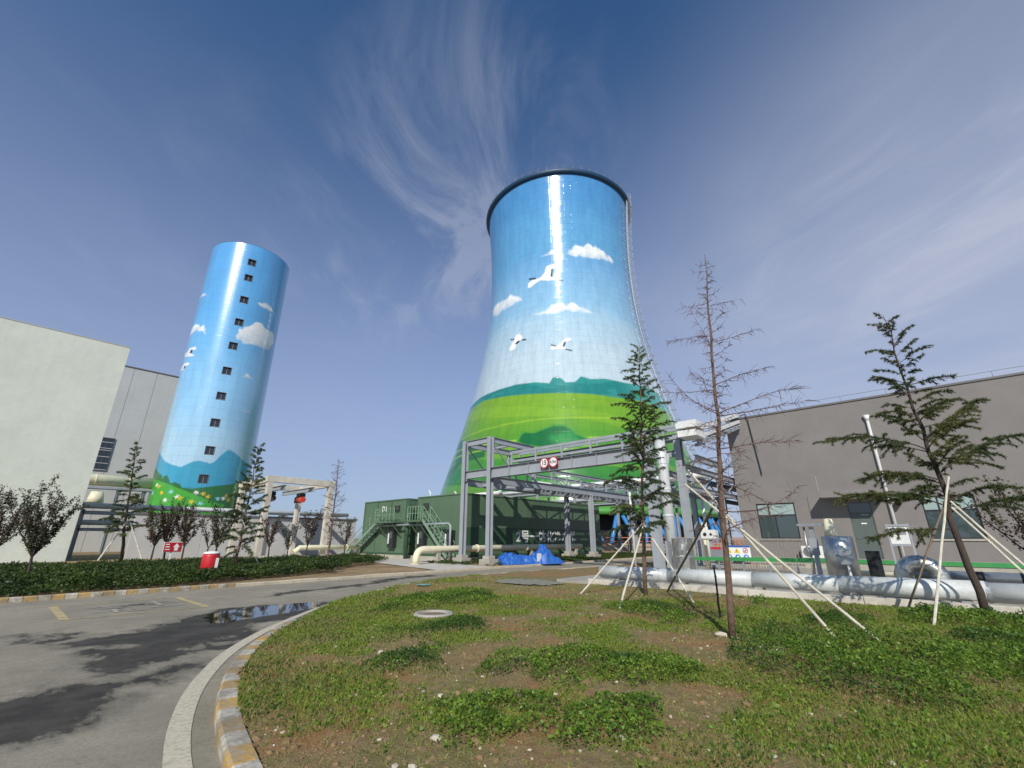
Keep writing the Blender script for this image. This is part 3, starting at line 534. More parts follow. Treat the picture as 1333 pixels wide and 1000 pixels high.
def ct_col(t, z):
    k = DS; x = t * k; w = (fbm(x * 0.25, z * 0.3, 40) - 0.5) * 2.0
    col = grad(z + w * 1.2, [(24, 'bccbd0'), (34, 'b8cbd4'), (41, 'a8c6d6'), (45, '8fbcd8'), (52, '80b2d6'), (57.0, '6ca6d2'), (58.5, '66a6d0'), (66, '60a2d0'), (70, '5698cc'), (78, '4e90c8')])
    for n in ('c1', 'c2', 'c3', 'c4'): cloud(col, x, z, sc(CTM[n], k))
    for b in ('b1', 'b2', 'b3'):
        poly_px(col, x, z, sc(CTM[b + 'w'], k), 'f4f1ea')
        for q in 'knl': poly_px(col, x, z, sc(CTM[b + q], k), '20242a')
    ta = above(x, z, sc(CTM['g_teal'], k)); li = above(x, z, sc(CTM['g_lime'], k))
    teal = rgb('2a7d78') * np.ones_like(col); teal = lay(teal, sstep(0.42, 0.58, fbm(x * 0.22, z * 0.5, 50)), rgb('358c84')); teal = lay(teal, sstep(8, 14, x), rgb('4fa09a'))
    m = sstep(0.1, -0.1, ta); col = col * (1 - m[:, None]) + teal * m[:, None]
    lime = grad(z + w * 1.5, [(5, '30703a'), (10, '377c36'), (14, '478a32'), (18, '5c942c'), (22, '70a02a'), (26, '7ca42c')])
    bands = np.sin(x * 0.16 + z * 0.9 + 3 * fbm(x * 0.05, z * 0.1, 61)); lime = lay(lime, sstep(0.55, 0.62, bands) * 0.28, rgb('96ba34'))
    m = sstep(0.1, -0.1, li); col = col * (1 - m[:, None]) + lime * m[:, None]
    for n, c in (('g_dk1', '2a6a38'), ('g_dk2', '2c7836')): poly_px(col, x, z, sc(CTM[n], k), c, 0.25)
    for yc, am, fr, th_, c in ((17.4, .5, .10, .10, 'a8c63e'), (15.2, .9, .07, .09, '96ba34'), (12.6, .8, .09, .5, '2f8b3c'), (9.5, .5, .12, .3, '559a34'), (20.2, .35, .14, .07, '9abc36')):
        d = np.abs(z - yc - am * np.sin(x * fr + yc)); col = lay(col, sstep(th_ + .08, th_ - .02, d) * (li < 0) * 0.8, rgb(c))
    bp = np.array(sc(CTM['g_bush'], k)); cen = bp.mean(0)
    poly_px(col, x, z, [tuple(cen + (q - cen) * 1.08 + (0, 0.22)) for q in bp], '4f9436', 0.15); poly_px(col, x, z, [tuple(q) for q in bp], '1f6a34', 0.1)
    poly_px(col, x, z, [tuple(cen + (q - cen) * np.array((.45, .6)) + (1.5, -.3)) for q in bp], '2f8a42', 0.5)
    for cx, cz, s in ((16.5, 13.5, .6), (-16, 12.5, .55), (24, 20.3, .45), (12, 26.2, .35)):
        q = [tuple(np.array((cx, cz)) + (p - cen) * s) for p in bp]; poly_px(col, x, z, q, '2f7f42', 0.15)
    return col
ct = thing('cooling_tower', 'huge hyperbolic cooling tower painted with clouds, cranes and green hills', 'cooling tower', (CT[0], CT[1], 0))
th = np.concatenate([np.arange(-98, 98.1, 0.42), np.arange(104, 262, 6.0)]); zs = np.arange(5.2, 77.0, 0.18)
revolve('shell', CT, RC, th, zs, M['mural2'], ct, ct_col)
MB().lathe((CT[0], CT[1], 0), [(16.4, 66), (16.8, 73), (17.25, 77.8)], 96).build('inner_shell', M['conc'], ct, smooth=True)
mrim = surf('dark blue rim paint', C('14405f'), 0.5, 0.12, 1.2, 0.1, 20)
rim = MB(); NR = 120
rim.lathe((CT[0], CT[1], 0), [(RC(76.9) + 0.02, 76.85), (18.15, 77.1), (18.35, 77.72), (18.3, 77.82), (17.3, 77.82), (17.2, 77.4)], NR); rim.f = [f_ for f_ in rim.f if len(f_) == 4]; rim.mi = [0] * len(rim.f)
rimo = rim.build('rim', mrim, ct, smooth=True)
rb = MB(); base = math.atan2(-CT[1], -CT[0])
def cpt(t, r, z): a = base + R(t); return (CT[0] + r * math.cos(a), CT[1] + r * math.sin(a), z)
for zz in (78.3, 78.8): rb.tube([cpt(t, 18.2, zz) for t in range(0, 361, 4)], 0.02, 4, False)
for t in range(0, 360, 6): rb.tube([cpt(t, 18.2, 77.8), cpt(t, 18.2, 78.8)], 0.02, 4)
rb.build('railing', M['steel'], rimo)
# caged ladder up the right-hand side
ld = MB(); LT = 66.0
rail = [z for z in np.arange(2.0, 79.4, 0.8)]
def lp(z, dt, out): rr = RC(min(max(z, 5.2), 77)) + out; a = base + R(LT) ; c_, s_ = math.cos(a), math.sin(a); return Vector((CT[0] + rr * c_ - dt * s_, CT[1] + rr * s_ + dt * c_, z))
for dt in (-0.35, 0.35): ld.tube([lp(z, dt, 0.45) for z in rail], 0.06, 5)
for dt, out in ((-0.55, 0.9), (-0.3, 1.35), (0.3, 1.35), (0.55, 0.9)): ld.tube([lp(z, dt, out) for z in rail[3:]], 0.035, 4)
for z in np.arange(3, 79, 1.0): ld.tube([lp(z, -0.35, 0.45), lp(z, 0.35, 0.45)], 0.03, 4)
lad = ld.build('ladder', M['galv'], ct)
hp = MB()
for z in np.arange(5, 79, 2.0): hp.tube([lp(z, -0.35, 0.45), lp(z, -0.6, 0.9), lp(z, -0.3, 1.4), lp(z, 0.3, 1.4), lp(z, 0.6, 0.9), lp(z, 0.35, 0.45)], 0.04, 4)
for z in np.arange(6, 77, 2.0):
    hp.tube([lp(z, -0.35, 0.45), lp(z - .5, -2.6, 0.02)], 0.05, 4); hp.tube([lp(z, 0.35, 0.45), lp(z - .5, 0.7, 0.0)], 0.035, 4)
hp.build('cage', M['galv'], lad)
rg = MB(); rg.lathe((CT[0], CT[1], 0), [(26.9, 4.9), (28.15, 4.9), (28.05, 5.7), (27.3, 6.0)], 120); rg.f = [f_ for f_ in rg.f if len(f_) == 4]; rg.mi = [0] * len(rg.f)
rg.build('ring_beam', surf('green ring beam paint', C('4f9440'), 0.4, 0.08), ct, smooth=True)
for i in range(36):
    t = i * 10.0
    for sgn in (-1, 1):
        MB().tube([cpt(t + sgn * 0.7, 29.3, 0.3), cpt(t + sgn * 4.3, 27.6, 5.0)], 0.30, 8).build('leg', M['blue'], ct, smooth=True)
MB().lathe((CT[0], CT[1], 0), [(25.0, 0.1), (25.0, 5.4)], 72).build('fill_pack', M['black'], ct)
bw = MB(); bw.lathe((CT[0], CT[1], 0), [(30.6, 0.0), (30.6, 1.0), (30.2, 1.0), (30.2, 0.0)], 96); bw.f = [f_ for f_ in bw.f if len(f_) == 4]; bw.mi = [0] * len(bw.f); bw.build('basin_wall', M['conc'], ct)
# orange guard rail standing round the basin
ob = thing('guard_rail', 'low orange guard rail in front of the blue tower legs', 'guard rail', cpt(8, 31.6, 0))
for k in range(-14, 40):
    MB().tube([cpt(k * 2.0, 31.6, 0.05), cpt(k * 2.0, 31.6, 1.75)], 0.05, 5).build('post', M['orange'], ob)
m_ = MB()
for zz in (0.7, 1.2, 1.7): m_.tube([cpt(k * 2.0, 31.6, zz) for k in range(-14, 40)], 0.045, 5)
m_.build('rail', M['orange'], ob)

# ------------------------------------------------------------------ painted stair tower
PR = 4.85; DP = PR * math.pi / 180; PH = 38.9
WIN = PTM['win']
def pt_col(t, z):
    k = DP; x = t * k; w = (fbm(x * 0.6, z * 0.4, 70) - 0.5) * 2
    col = grad(z + w * 0.8, [(5, 'b4d2e0'), (12, 'aacfe4'), (16, '94c6e6'), (20, '8ac2e8'), (24, '74b6e4'), (29, '62abe0'), (39, '5aa4dd')])
    for n in ('d1', 'd2', 'd3', 'd4', 'g_f5', 'g_f6', 'g_f7'): cloud(col, x, z, sc(PTM[n], k), 0.22)
    for n in ('e1', 'e2'): poly_px(col, x, z, sc(PTM[n], k), 'f4f1ea', 0.05); poly_px(col, x, z, sc(PTM[n + 'k'], k), '20242a', 0.04)
    a = above(x, z, sc(PTM['g_ridge'], k)); b = above(x, z, sc(PTM['g_dark'], k)); l_ = above(x, z, sc(PTM['g_lime'], k))
    col = lay(col, sstep(0.04, -0.04, a), rgb('3f9fc0')); col = lay(col, sstep(0.04, -0.04, b), rgb('2f6e34'))
    right = sstep(-0.3, 0.3, x - 0.4); col = lay(col, sstep(0.04, -0.04, b) * right, rgb('256f30'))
    col = lay(col, sstep(0.04, -0.04, l_) * (x < 2.6), rgb('4aa83a'))
    for i, (ft, fz) in enumerate(PTM['fl']):
        d = np.hypot((x - ft * k) * 1.0, (z - fz) * 1.2); an = np.arctan2(z - fz, x - ft * k); r_ = 0.24 * (0.75 + 0.35 * np.cos(5 * an + i))
        col = lay(col, sstep(r_ + 0.04, r_ - 0.02, d), rgb(('f6f4ea', 'f2c52e', 'f2c52e', '9fd6ee')[i % 4]))
    return col
pt = thing('stair_tower', 'round blue tower painted with clouds, flowers and a column of small windows', 'tower', (PT[0], PT[1], 0))
th = np.concatenate([np.arange(-97, 97.1, 0.9), np.arange(104, 262, 6.0)]); zs = np.arange(0.0, PH + .01, 0.10)
def skip(t, z):
    m = np.zeros(len(t), dtype=bool)
    for wt_, wz in WIN: m |= (np.abs((t - wt_) * DP) < 0.44) & (np.abs(z - wz) < 0.46)
    return m
revolve('shell', PT, lambda z: PR + 0 * z, th, zs, M['mural'], pt, pt_col, skip)
MB().lathe((PT[0], PT[1], 0), [(4.45, PH - 1.2), (4.45, PH), (4.86, PH + 0.001), (4.86, PH - 0.02)], 64).build('parapet', mrim, pt)
pb = math.atan2(-PT[1], -PT[0])
def ppt(t, r, z): a = pb + R(t); return Vector((PT[0] + r * math.cos(a), PT[1] + r * math.sin(a), z))
for wt_, wz in WIN:
    dt = 0.47 / DP; o_, i_ = PR + 0.03, PR - 0.28
    fr = MB()
    for (ta, za, tb, zb) in ((-1, -1, 1, -1), (1, -1, 1, 1), (1, 1, -1, 1), (-1, 1, -1, -1)):
        q = []
        for (a, b) in ((ta, za), (tb, zb)):
            q += [ppt(wt_ + a * dt, o_, wz + b * 0.49), ppt(wt_ + a * dt, i_, wz + b * 0.49), ppt(wt_ + a * dt * .9, o_, wz + b * 0.44), ppt(wt_ + a * dt * .9, i_, wz + b * 0.44)]
        fr.add(q, [(0, 2, 6, 4), (2, 3, 7, 6), (3, 1, 5, 7)])
    w = fr.build('window', surf('window reveal', C('6d675f'), 0.8) if 'reveal' not in M else M['reveal'], pt); M['reveal'] = w.data.materials[0]
    pn = MB()
    for s0, s1 in ((-1, -.05), (.05, 1)): pn.add([ppt(wt_ + s0 * dt * .9, i_ + .04, wz - .44), ppt(wt_ + s1 * dt * .9, i_ + .04, wz - .44), ppt(wt_ + s1 * dt * .9, i_ + .04, wz + .44), ppt(wt_ + s0 * dt * .9, i_ + .04, wz + .44)], [(0, 1, 2, 3)])
    pn.build('pane', M['glassd'], w)
    MB().bar(ppt(wt_, i_ + .05, wz - .44), ppt(wt_, i_ + .05, wz + .44), .09, .05).build('mullion', M['wood'], w)
# ------------------------------------------------------------------ buildings
def wall_panels(name, parent, y, x0, x1, z0, z1, nx, nz, mat, gap=0.02, face=-1):
    """wall cladding on a plane of constant Y, panels with recessed joints"""
    for i in range(nx):
        for j in range(nz):
            a = x0 + (x1 - x0) * i / nx; b = x0 + (x1 - x0) * (i + 1) / nx; c = z0 + (z1 - z0) * j / nz; d = z0 + (z1 - z0) * (j + 1) / nz
            MB().box(a + gap, b - gap, y - 0.02, y + 0.03, c + gap, d - gap).build(name, mat, parent)
wb = thing('white_building', 'tall windowless off-white building at the left edge', 'building', (-20, 50, 0))
MB().box(-44, 3.85, 45, 49.3, 0, 16.15).build('wall', M['wallw'], wb)
MB().box(-44.02, 3.88, 44.97, 49.32, 16.15, 16.2).build('roof_edge', M['wallw2'], wb)
gb = thing('panel_building', 'pale grey building with a gridded window behind the white building', 'building', (0, 82, 0))
MB().box(-20, 15, 75.05, 95, 0, 23.2).build('wall', M['wallw2'], gb)
for i in range(14): MB().box(-20 + i * 2.5 + .02, -17.5 + i * 2.5 - .02, 74.97, 75.05, 0, 23.15).build('wall_panel', M['wallw2'], gb)
MB().box(-20.05, 15.05, 74.9, 95, 23.2, 23.36).build('roof_edge', M['roofedge'], gb)
w = MB().box(5.6, 7.55, 74.85, 74.97, 9.6, 13.65).build('window', M['glassd'], gb)
for z in (9.6, 10.4, 11.2, 12.0, 12.25, 13.0, 13.6): MB().box(5.6, 7.55, 74.78, 74.85, z, z + .07).build('muntin', M['wallw2'], w)
for xx in (5.6, 6.1, 6.6, 7.1, 7.5): MB().box(xx, xx + .05, 74.8, 74.85, 9.6, 13.65).build('muntin', M['dkmetal'], w)

# grey control building on the right: stucco front on X = 30, with real window and door openings
UB = 30.0
rbld = thing('grey_building', 'grey stucco building with a door, canopy and windows on the right', 'building', (34, -6, 0))
WINS = [(7.50, 5.52, 1.58, 3.53), (0.12, -1.76, 1.58, 3.55), (-6.6, -8.5, 1.58, 3.55)]; DOOR = (3.10, 2.10, 0.62, 3.40)
ops = sorted(WINS + [DOOR], key=lambda q: -q[0]); mb = MB(); ytop = 8.45; zr = 8.75; th_ = 0.22
cur = ytop
for (a, b, z0, z1) in ops:
    mb.box(UB, UB + th_, a, cur, 0, zr); mb.box(UB, UB + th_, b, a, 0, z0); mb.box(UB, UB + th_, b, a, z1, zr); cur = b
mb.box(UB, UB + th_, -30, cur, 0, zr); mb.box(UB + th_, 48, -30, ytop, 0, zr - 0.02)
MBk = mb.build('wall', M['wallg'], rbld)
MB().box(UB - 0.06, 48.05, -30, ytop + 0.06, zr, zr + 0.10).build('roof_edge', M['roofedge'], rbld)
rl = MB()
for k in range(18): rl.tube([(UB + 0.15, ytop - .2 - k * 2.0, zr + .1), (UB + 0.15, ytop - .2 - k * 2.0, zr + .42)], 0.012, 4)
rl.tube([(UB + 0.15, ytop - .2, zr + .42), (UB + .15, -28, zr + .42)], 0.012, 4); rl.build('lightning_rail', M['galv'], rbld)
for (a, b, z0, z1) in WINS:
    fr = MB(); xs0, xs1 = UB + 0.05, UB + 0.12; t = 0.055; zm = z0 + (z1 - z0) * 0.66; ym = a - (a - b) * 0.46
    fr.box(xs0, xs1, b, a, z0, z0 + t); fr.box(xs0, xs1, b, a, z1 - t, z1); fr.box(xs0, xs1, a - t, a, z0 + t, z1 - t); fr.box(xs0, xs1, b, b + t, z0 + t, z1 - t)
    fr.box(xs0 + .005, xs1 - .005, b + t, a - t, zm - t / 2, zm + t / 2); fr.box(xs0 + .004, xs1 - .004, ym - t / 2, ym + t / 2, z0 + t, zm - t / 2); fr.box(xs0 + .004, xs1 - .004, ym + .25, ym + .25 + t, zm + t / 2, z1 - t)
    wd = fr.build('window', M['dkmetal'], rbld)
    for (ya, yb, za, zb, mt) in ((a, ym, z0, zm, 'glass'), (ym, b, z0, zm, 'glass'), (a, ym + .25, zm, z1, 'glassp'), (ym + .25, b, zm, z1, 'glassp')):
        MB().box(UB + .085, UB + .092, yb, ya, za, zb).build('pane', M[mt], wd)
    MB().box(UB - .06, UB - .002, b - .05, a + .05, z0 - .09, z0 - .005).build('sill', M['conc'], wd)
a, b, z0, z1 = DOOR
d = MB().box(UB + .06, UB + .11, b + .05, a - .05, z0, z0 + 2.22).build('door', M['doorg'], rbld)
MB().box(UB + .04, UB + .12, a - .05, a, z0, z1).box(UB + .04, UB + .12, b, b + .05, z0, z1).box(UB + .041, UB + .119, b + .05, a - .05, z1 - .05, z1).box(UB + .041, UB + .119, b + .05, a - .05, z0 + 2.222, z0 + 2.28).build('frame', M['doorg'], d)
MB().box(UB + .09, UB + .1, b + .05, a - .05, z0 + 2.28, z1 - .05).build('transom_pane', M['glassd'], d)
MB().tube([(UB + .06, a - .13, z0 + 1.0), (UB + .0, a - .13, z0 + 1.0), (UB + .0, a - .26, z0 + 1.0)], .012, 6).build('handle', M['galv'], d)
MB().box(UB + .052, UB + .06, 2.45, 2.68, z0 + 1.68, z0 + 1.74).build('nameplate', M['whitep'], d)
MB().bar((UB + .03, b + .2, z0 + 2.13), (UB + .03, b + .5, z0 + 2.15), .05, .05).build('door_closer', M['galv'], d)
cn = MB().box(UB - 1.25, UB, 1.42, 4.02, 3.62, 3.72).box(UB - 1.25, UB - 1.15, 1.42, 4.02, 3.72, 3.98).box(UB - 1.15, UB, 1.42, 1.5, 3.72, 3.98).box(UB - 1.15, UB, 3.94, 4.02, 3.72, 3.98).build('canopy', M['wallg'], rbld)
MB().lathe((UB - .45, 2.7, 3.54), [(.05, 0.0), (.15, .02), (.17, .08)], 16).build('canopy_lamp', M['whitep'], cn)
MB().tube([(UB - 1.2, 4.05, 3.98), (UB - 1.2, 4.05, 4.75)], .012, 5).build('rod', M['galv'], cn)
dp = MB().tube([(UB - .10, 1.32, 0.7), (UB - .10, 1.32, 7.6), (UB - .10, 1.32, 7.62)], .075, 10).tube([(UB - .10, 1.32, 7.55), (UB - .10, 1.32, 7.85)], [.075, .15], 10).build('downpipe', M['white'], rbld, smooth=True)
MB().box(UB - .19, UB, 1.22, 1.42, 6.6, 6.66).box(UB - .19, UB, 1.22, 1.42, 4.1, 4.16).box(UB - .19, UB, 1.22, 1.42, 2.1, 2.16).build('bracket', M['galv'], dp)
vt = MB().tube([(UB, .98, 3.28), (UB - .38, .98, 3.28)], .14, 14, False).tube([(UB - .02, .98, 3.28), (UB - .38, .98, 3.28)], .125, 14, False).build('vent_pipe', M['roofedge'], rbld, smooth=True)
MB().disc((UB - .05, .98, 3.28), (1, 0, 0), .124, 14).build('vent_cap', M['black'], vt)
pl = MB().box(28.75, UB - .001, -30, 8.3, 0.1, 0.60).build('plinth', M['conc'], rbld)
MB().box(28.70, 28.75, -30, 8.3, 0.44, 0.62).build('plinth_edge', M['greenp'], pl)
# cable ladder and duct from the gantry up to the roof corner
rp = thing('roof_duct', 'white boxed cable duct sloping from the gantry up to the grey roof', 'duct', (24, 7.7, 6.2))
for k, (dz, w_) in enumerate(((0.0, .35), (-.42, .3), (-.8, .18))):
    MB().bar((22.2, 7.75, 6.75 + dz), (29.9, 7.7, 9.0 + dz), w_, .22 - .04 * k).build('duct_run', M['white' if k < 2 else 'steel'], rp)
for k in range(9):
    t = (k + .5) / 9; MB().bar((22.2 + 7.7 * t, 7.40, 6.12 + 2.25 * t), (22.2 + 7.7 * t, 8.08, 6.12 + 2.25 * t), .06, .06).build('rung', M['steel'], rp)
MB().box(21.0, 22.15, 7.2, 8.2, 6.62, 6.95).box(21.0, 22.15, 7.25, 8.15, 6.2, 6.5).build('duct_box', M['white'], rp)
MB().tube([(29.85, 7.55, 8.9), (29.85, 7.2, 8.95), (29.9, 7.1, 8.6), (29.9, 6.85, 5.2)], .03, 6).build('conduit', M['dkmetal'], rp)

# ------------------------------------------------------------------ steel gantry across the road and rack behind it
gt = thing('pipe_gantry', 'grey steel gantry of H columns and beams spanning the road', 'gantry', (20.4, 20.25, 0))
def column(x, y, z1, foot=True, w=.34, up=(1, 0, 0), z0=.62):
    c = MB().ibeam((x, y, z0), (x, y, z1), w, w * .9, up, .03, .022).build('column', M['steel'], gt)
    for zz in (5.2, 5.9):
        if zz < z1: MB().box(x - w * .46, x + w * .46, y - w * .42, y + w * .42, zz, zz + .02).build('stiffener', M['steel'], c)
    if foot:
        MB().box(x - .42, x + .42, y - .42, y + .42, .02, .42).box(x - .27, x + .27, y - .27, y + .27, .42, .60).build('footing', M['conc'], gt, bevel=.015)
        MB().box(x - .24, x + .24, y - .24, y + .24, .602, .625).build('base_plate', M['steel'], c)
    return c
Y1, Y2, XA, XB = 20.25, 22.65, 20.4, 32.1
column(XA, Y1, 7.92); column(XA, Y2, 7.92); column(XB, Y1, 5.0); column(XB, Y2, 5.0); column(44.0, Y1, 5.0); column(44.0, Y2, 5.0)
column(XA, 9.45, 6.6, False, .42, z0=.17); column(XA + 1.9, 8.7, 6.6, False, .36, z0=.17)
def beam(p0, p1, h=.45, b=.22, nm='beam', pr=None): return MB().ibeam(p0, p1, h, b).build(nm, M['steel'], pr or gt)
b1 = beam((XA - .02, 9.2, 5.55), (XA - .02, Y1 - .17, 5.55), .66, .32); beam((XA + .0, Y1 + .17, 5.60), (XA, Y2 - .17, 5.60), .5, .24)
for k in range(1, 7): MB().box(XA - .16, XA + .12, 9.2 + k * 1.55, 9.2 + k * 1.55 + .015, 5.25, 5.85).build('web_stiffener', M['steel'], b1)
beam((XA, Y1 + .17, 7.72), (XA, Y2 - .17, 7.72), .38, .2); beam((XA + 4.4, Y1 + .12, 7.72), (XA + 4.4, Y2 - .12, 7.72), .36, .2)
for yy in (Y1, Y2):
    beam((XA + .17, yy, 7.72), (XA + 4.5, yy, 7.72), .38, .2); beam((XA + .17, yy, 5.15), (XB + .2, yy, 5.15), .46, .22); beam((XB + .2, yy, 5.15), (52, yy, 5.15), .46, .22)
    MB().bar((XA + .2, yy, 7.5), (XA + 2.6, yy, 5.45), .07, .07).build('brace', M['steel'], gt)
    MB().ibeam((XA + 4.4, yy, 5.38), (XA + 4.4, yy, 7.55), .2, .2, (1, 0, 0)).build('post', M['steel'], gt)
beam((XA + 2.2, Y1 + .12, 7.74), (XA + 2.2, Y2 - .12, 7.74), .24, .15)
for xx in np.arange(XA + 1.6, 52, 1.95): beam((xx, Y1 + .12, 5.12), (xx, Y2 - .12, 5.12), .3, .16, 'cross_beam')
# second truss level over the rack further along
for yy in (Y1, Y2):
    beam((XA + 6.5, yy, 6.35), (52, yy, 6.35), .22, .15, 'chord')
    for k in range(13):
        xx = XA + 6.5 + k * 1.95
        MB().bar((xx, yy, 5.38), (xx, yy, 6.25), .08, .08).build('truss_post', M['steel'], gt)
        MB().bar((xx, yy - .05, 5.42 if k % 2 else 6.22), (xx + 1.95, yy - .05, 6.22 if k % 2 else 5.42), .06, .06).build('truss_brace', M['steel'], gt)
# cable tray carried over the road behind the sign beam
tr = MB()
for xx in (22.1, 22.9): tr.bar((xx, 7.4, 7.05), (xx, 19.9, 7.05), .08, .16); tr.bar((xx, 7.4, 6.45), (xx, 19.9, 6.45), .08, .14)
tr.build('cable_tray', M['steel'], gt)
for yy in np.arange(7.6, 20, 2.05):
    for xx in (22.1, 22.9): MB().bar((xx, yy, 5.9), (xx, yy, 7.05), .10, .10).build('tray_post', M['steel'], gt)
    MB().bar((22.1, yy, 6.5), (22.9, yy, 6.5), .06, .06).build('rung', M['steel'], gt)
beam((22.5, 8.6, 5.72), (22.5, Y1 - .12, 5.72), .34, .2); beam((22.5, 8.0, 5.4), (26, 8.0, 5.4), .3, .18)
for k, xx in enumerate((22.3, 22.6)): MB().bar((xx, 7.5, 6.62), (xx, 19.8, 6.62), .16, .09).build('cable_bundle', M['white' if k else 'dkmetal'], gt)
# further bays running away on the right towards the tower
for xx in (27.5, 33, 39, 45):
    for yy in (8.6, 10.2): MB().ibeam((xx, yy, .17), (xx, yy, 5.6), .26, .24, (1, 0, 0)).build('rear_column', M['steel'], gt)
for yy in (8.6, 10.2):
    beam((22.6, yy, 5.0), (50, yy, 5.0), .32, .18, 'rear_beam'); beam((22.6, yy, 4.0), (50, yy, 4.0), .26, .16, 'rear_beam')
    for k in range(14): MB().bar((22.8 + k * 1.95, yy, 4.12 if k % 2 else 4.9), (24.75 + k * 1.95, yy, 4.9 if k % 2 else 4.12), .06, .06).build('truss_brace', M['steel'], gt)
# wrapped risers beside the right-hand columns
def pipe(name, pts, r, mat, label, cat='pipe', group=None, n=14, flanges=(), fm=None):
    t = thing(name, label, cat, pts[0], group)
    b_ = MB().tube(pts, r, n).build('run', M[mat], t, smooth=True)
    for (p, d_, k) in flanges: MB().disc(p, d_, r * k, n, .06).build('flange', M[fm or mat], t)
    return t
def bend(p0, c, p1, n=5):
    """quarter bend from p0 round corner c to p1"""
    p0, c, p1 = Vector(p0), Vector(c), Vector(p1); return [(1 - t) ** 2 * p0 + 2 * t * (1 - t) * c + t * t * p1 for t in [i / n for i in range(n + 1)]]
pipe('riser_pipe', [(20.75, 8.95, .17), (20.75, 8.95, 5.1), (20.8, 9.0, 6.1)], .25, 'foilw', 'thick white jacketed riser pipe beside the gantry column, nearest the road', flanges=[((20.75, 8.95, z), (0, 0, 1), 1.08) for z in (1.4, 2.6, 3.8, 5.0)])
pipe('riser_pipe', [(21.6, 9.3, .17), (21.6, 9.3, 4.6), (21.8, 9.2, 5.6)], .20, 'foilw', 'slimmer white jacketed riser pipe on the building side of its twin', flanges=[((21.6, 9.3, z), (0, 0, 1), 1.08) for z in (1.2, 2.4, 3.6)])
pipe('thin_riser', [(24.2, 12.6, .17), (24.2, 12.6, 5.0)], .07, 'white', 'thin white standpipe left of the gantry column by the road', n=8)
# pipes lying on the rack
for yy, rr, mt, lb in ((21.0, .16, 'silver', 'silver pipe on the gantry rack, nearest the road'), (21.5, .10, 'steel', 'thin grey pipe on the gantry rack between two thicker ones'), (21.95, .19, 'cream', 'cream pipe on the gantry rack, furthest from the road')):
    pipe('rack_pipe', [(26.0, yy, 5.29 + rr), (52, yy, 5.29 + rr)], rr, mt, lb, n=10)
# restriction signs hung on the beam
def text_mesh(body, size, extr=0.0):
    c = bpy.data.curves.new('t', 'FONT'); c.body = body; c.size = size; c.align_x = 'CENTER'; c.align_y = 'CENTER'; c.extrude = extr; c.offset = 0.02 * size; c.offset = 0.022 * size
    o = bpy.data.objects.new('t', c); COL.objects.link(o); bpy.context.view_layer.update()
    me = bpy.data.meshes.new_from_object(o.evaluated_get(bpy.context.evaluated_depsgraph_get())); COL.objects.unlink(o); bpy.data.objects.remove(o); return me
def lettering(body, size, mat, parent, pos, rotz, sx=1.0, bold=0.0, name='lettering'):
    """flat letters standing upright at pos; rotz turns their face"""
    me = text_mesh(body, size, 0.002)
    o = link(name, me, mat, parent); o0 = origin(parent); o.location = Vector(pos) - o0
    o.rotation_euler = (R(90), 0, rotz); o.scale = (sx, 1, 1); return o
for yy, body, lb in ((15.63, '15', 'round red-ringed limit sign reading 15 on the gantry beam'), (14.98, '4.5m', 'round red-ringed limit sign reading 4.5m on the gantry beam')):
    s = thing('limit_sign', lb, 'sign', (20.1, yy, 5.65))
    MB().disc((20.10, yy, 5.66), (1, 0, 0), .31, 32, .02).build('ring', M['redsign'], s); MB().disc((20.086, yy, 5.66), (1, 0, 0), .245, 32, .006).build('face', M['whitep'], s)
    MB().box(20.11, 20.22, yy - .03, yy + .03, 5.62, 5.92).build('bracket', M['galv'], s)
    lettering(body, .38 if body == '15' else .25, M['black'], s, (20.079, yy, 5.66), R(-90), .9)

# ------------------------------------------------------------------ green water tanks
def tank_unit(y0, y1, x0, x1, label, rib=True):
    t = thing('water_tank', label, 'tank', (x0, (y0 + y1) / 2, 0))
    MB().box(x0, x1, y0, y1, .35, 4.63).build('body', M['tank'], t, bevel=.03)
    MB().box(x0 - .05, x1 + .05, y0 - .05, y1 + .05, 4.63, 4.72).build('top_edge', M['tank'], t)
    MB().box(x0 - .2, x1 + .2, y0 - .2, y1 + .2, 0, .349).build('plinth', M['conc'], t)
    MB().box(x0 - .045, x1 + .045, y0 - .045, y1 + .045, .351, .5).build('skid', M['tankd'], t)
    return t
X0 = 22.2
ta = tank_unit(24.5, 30.1, X0, 40.3, 'long green water tank with white characters, behind the gantry')
tb = tank_unit(31.5, 38.0, X0, 40.3, 'green water tank with steps on its end wall, beside the longer lettered one')
MB().box(X0 - .04, 40.34, 24.44, 24.499, .9, 2.35).build('lower_shade_band', M['tankd'], ta)  # darker green strip; shade low on the tank side put into its colour
lettering('2号一体化净水器', 1.0, M['whitep'], ta, (31.75, 24.43, 1.68), 0, 1.10)
lettering('D1', .64, M['whitep'], tb, (X0 - .05, 34.7, 3.95), R(-90), 1.0)
def stair(t, x, ya, za, yb, zb, w=.7):
    st = MB()
    for xx in (x - w, x): st.bar((xx, ya, za), (xx, yb, zb), .05, .2)
    s = st.build('stair', M['railg'], t); n = 11
    for k in range(n):
        f_ = (k + .5) / n; MB().box(x - w, x, ya + (yb - ya) * f_ - .12, ya + (yb - ya) * f_ + .12, za + (zb - za) * f_, za + (zb - za) * f_ + .03).build('tread', M['steel'], s)
    rl = MB()
    for xx in (x - w, x):
        for hh in (.5, 1.0): rl.tube([(xx, ya, za + hh), (xx, yb, zb + hh)], .025, 5)
        for k in range(5): f_ = k / 4; rl.tube([(xx, ya + (yb - ya) * f_, za + (zb - za) * f_), (xx, ya + (yb - ya) * f_, za + (zb - za) * f_ + 1.0)], .025, 5)
    rl.build('handrail', M['railg'], s)
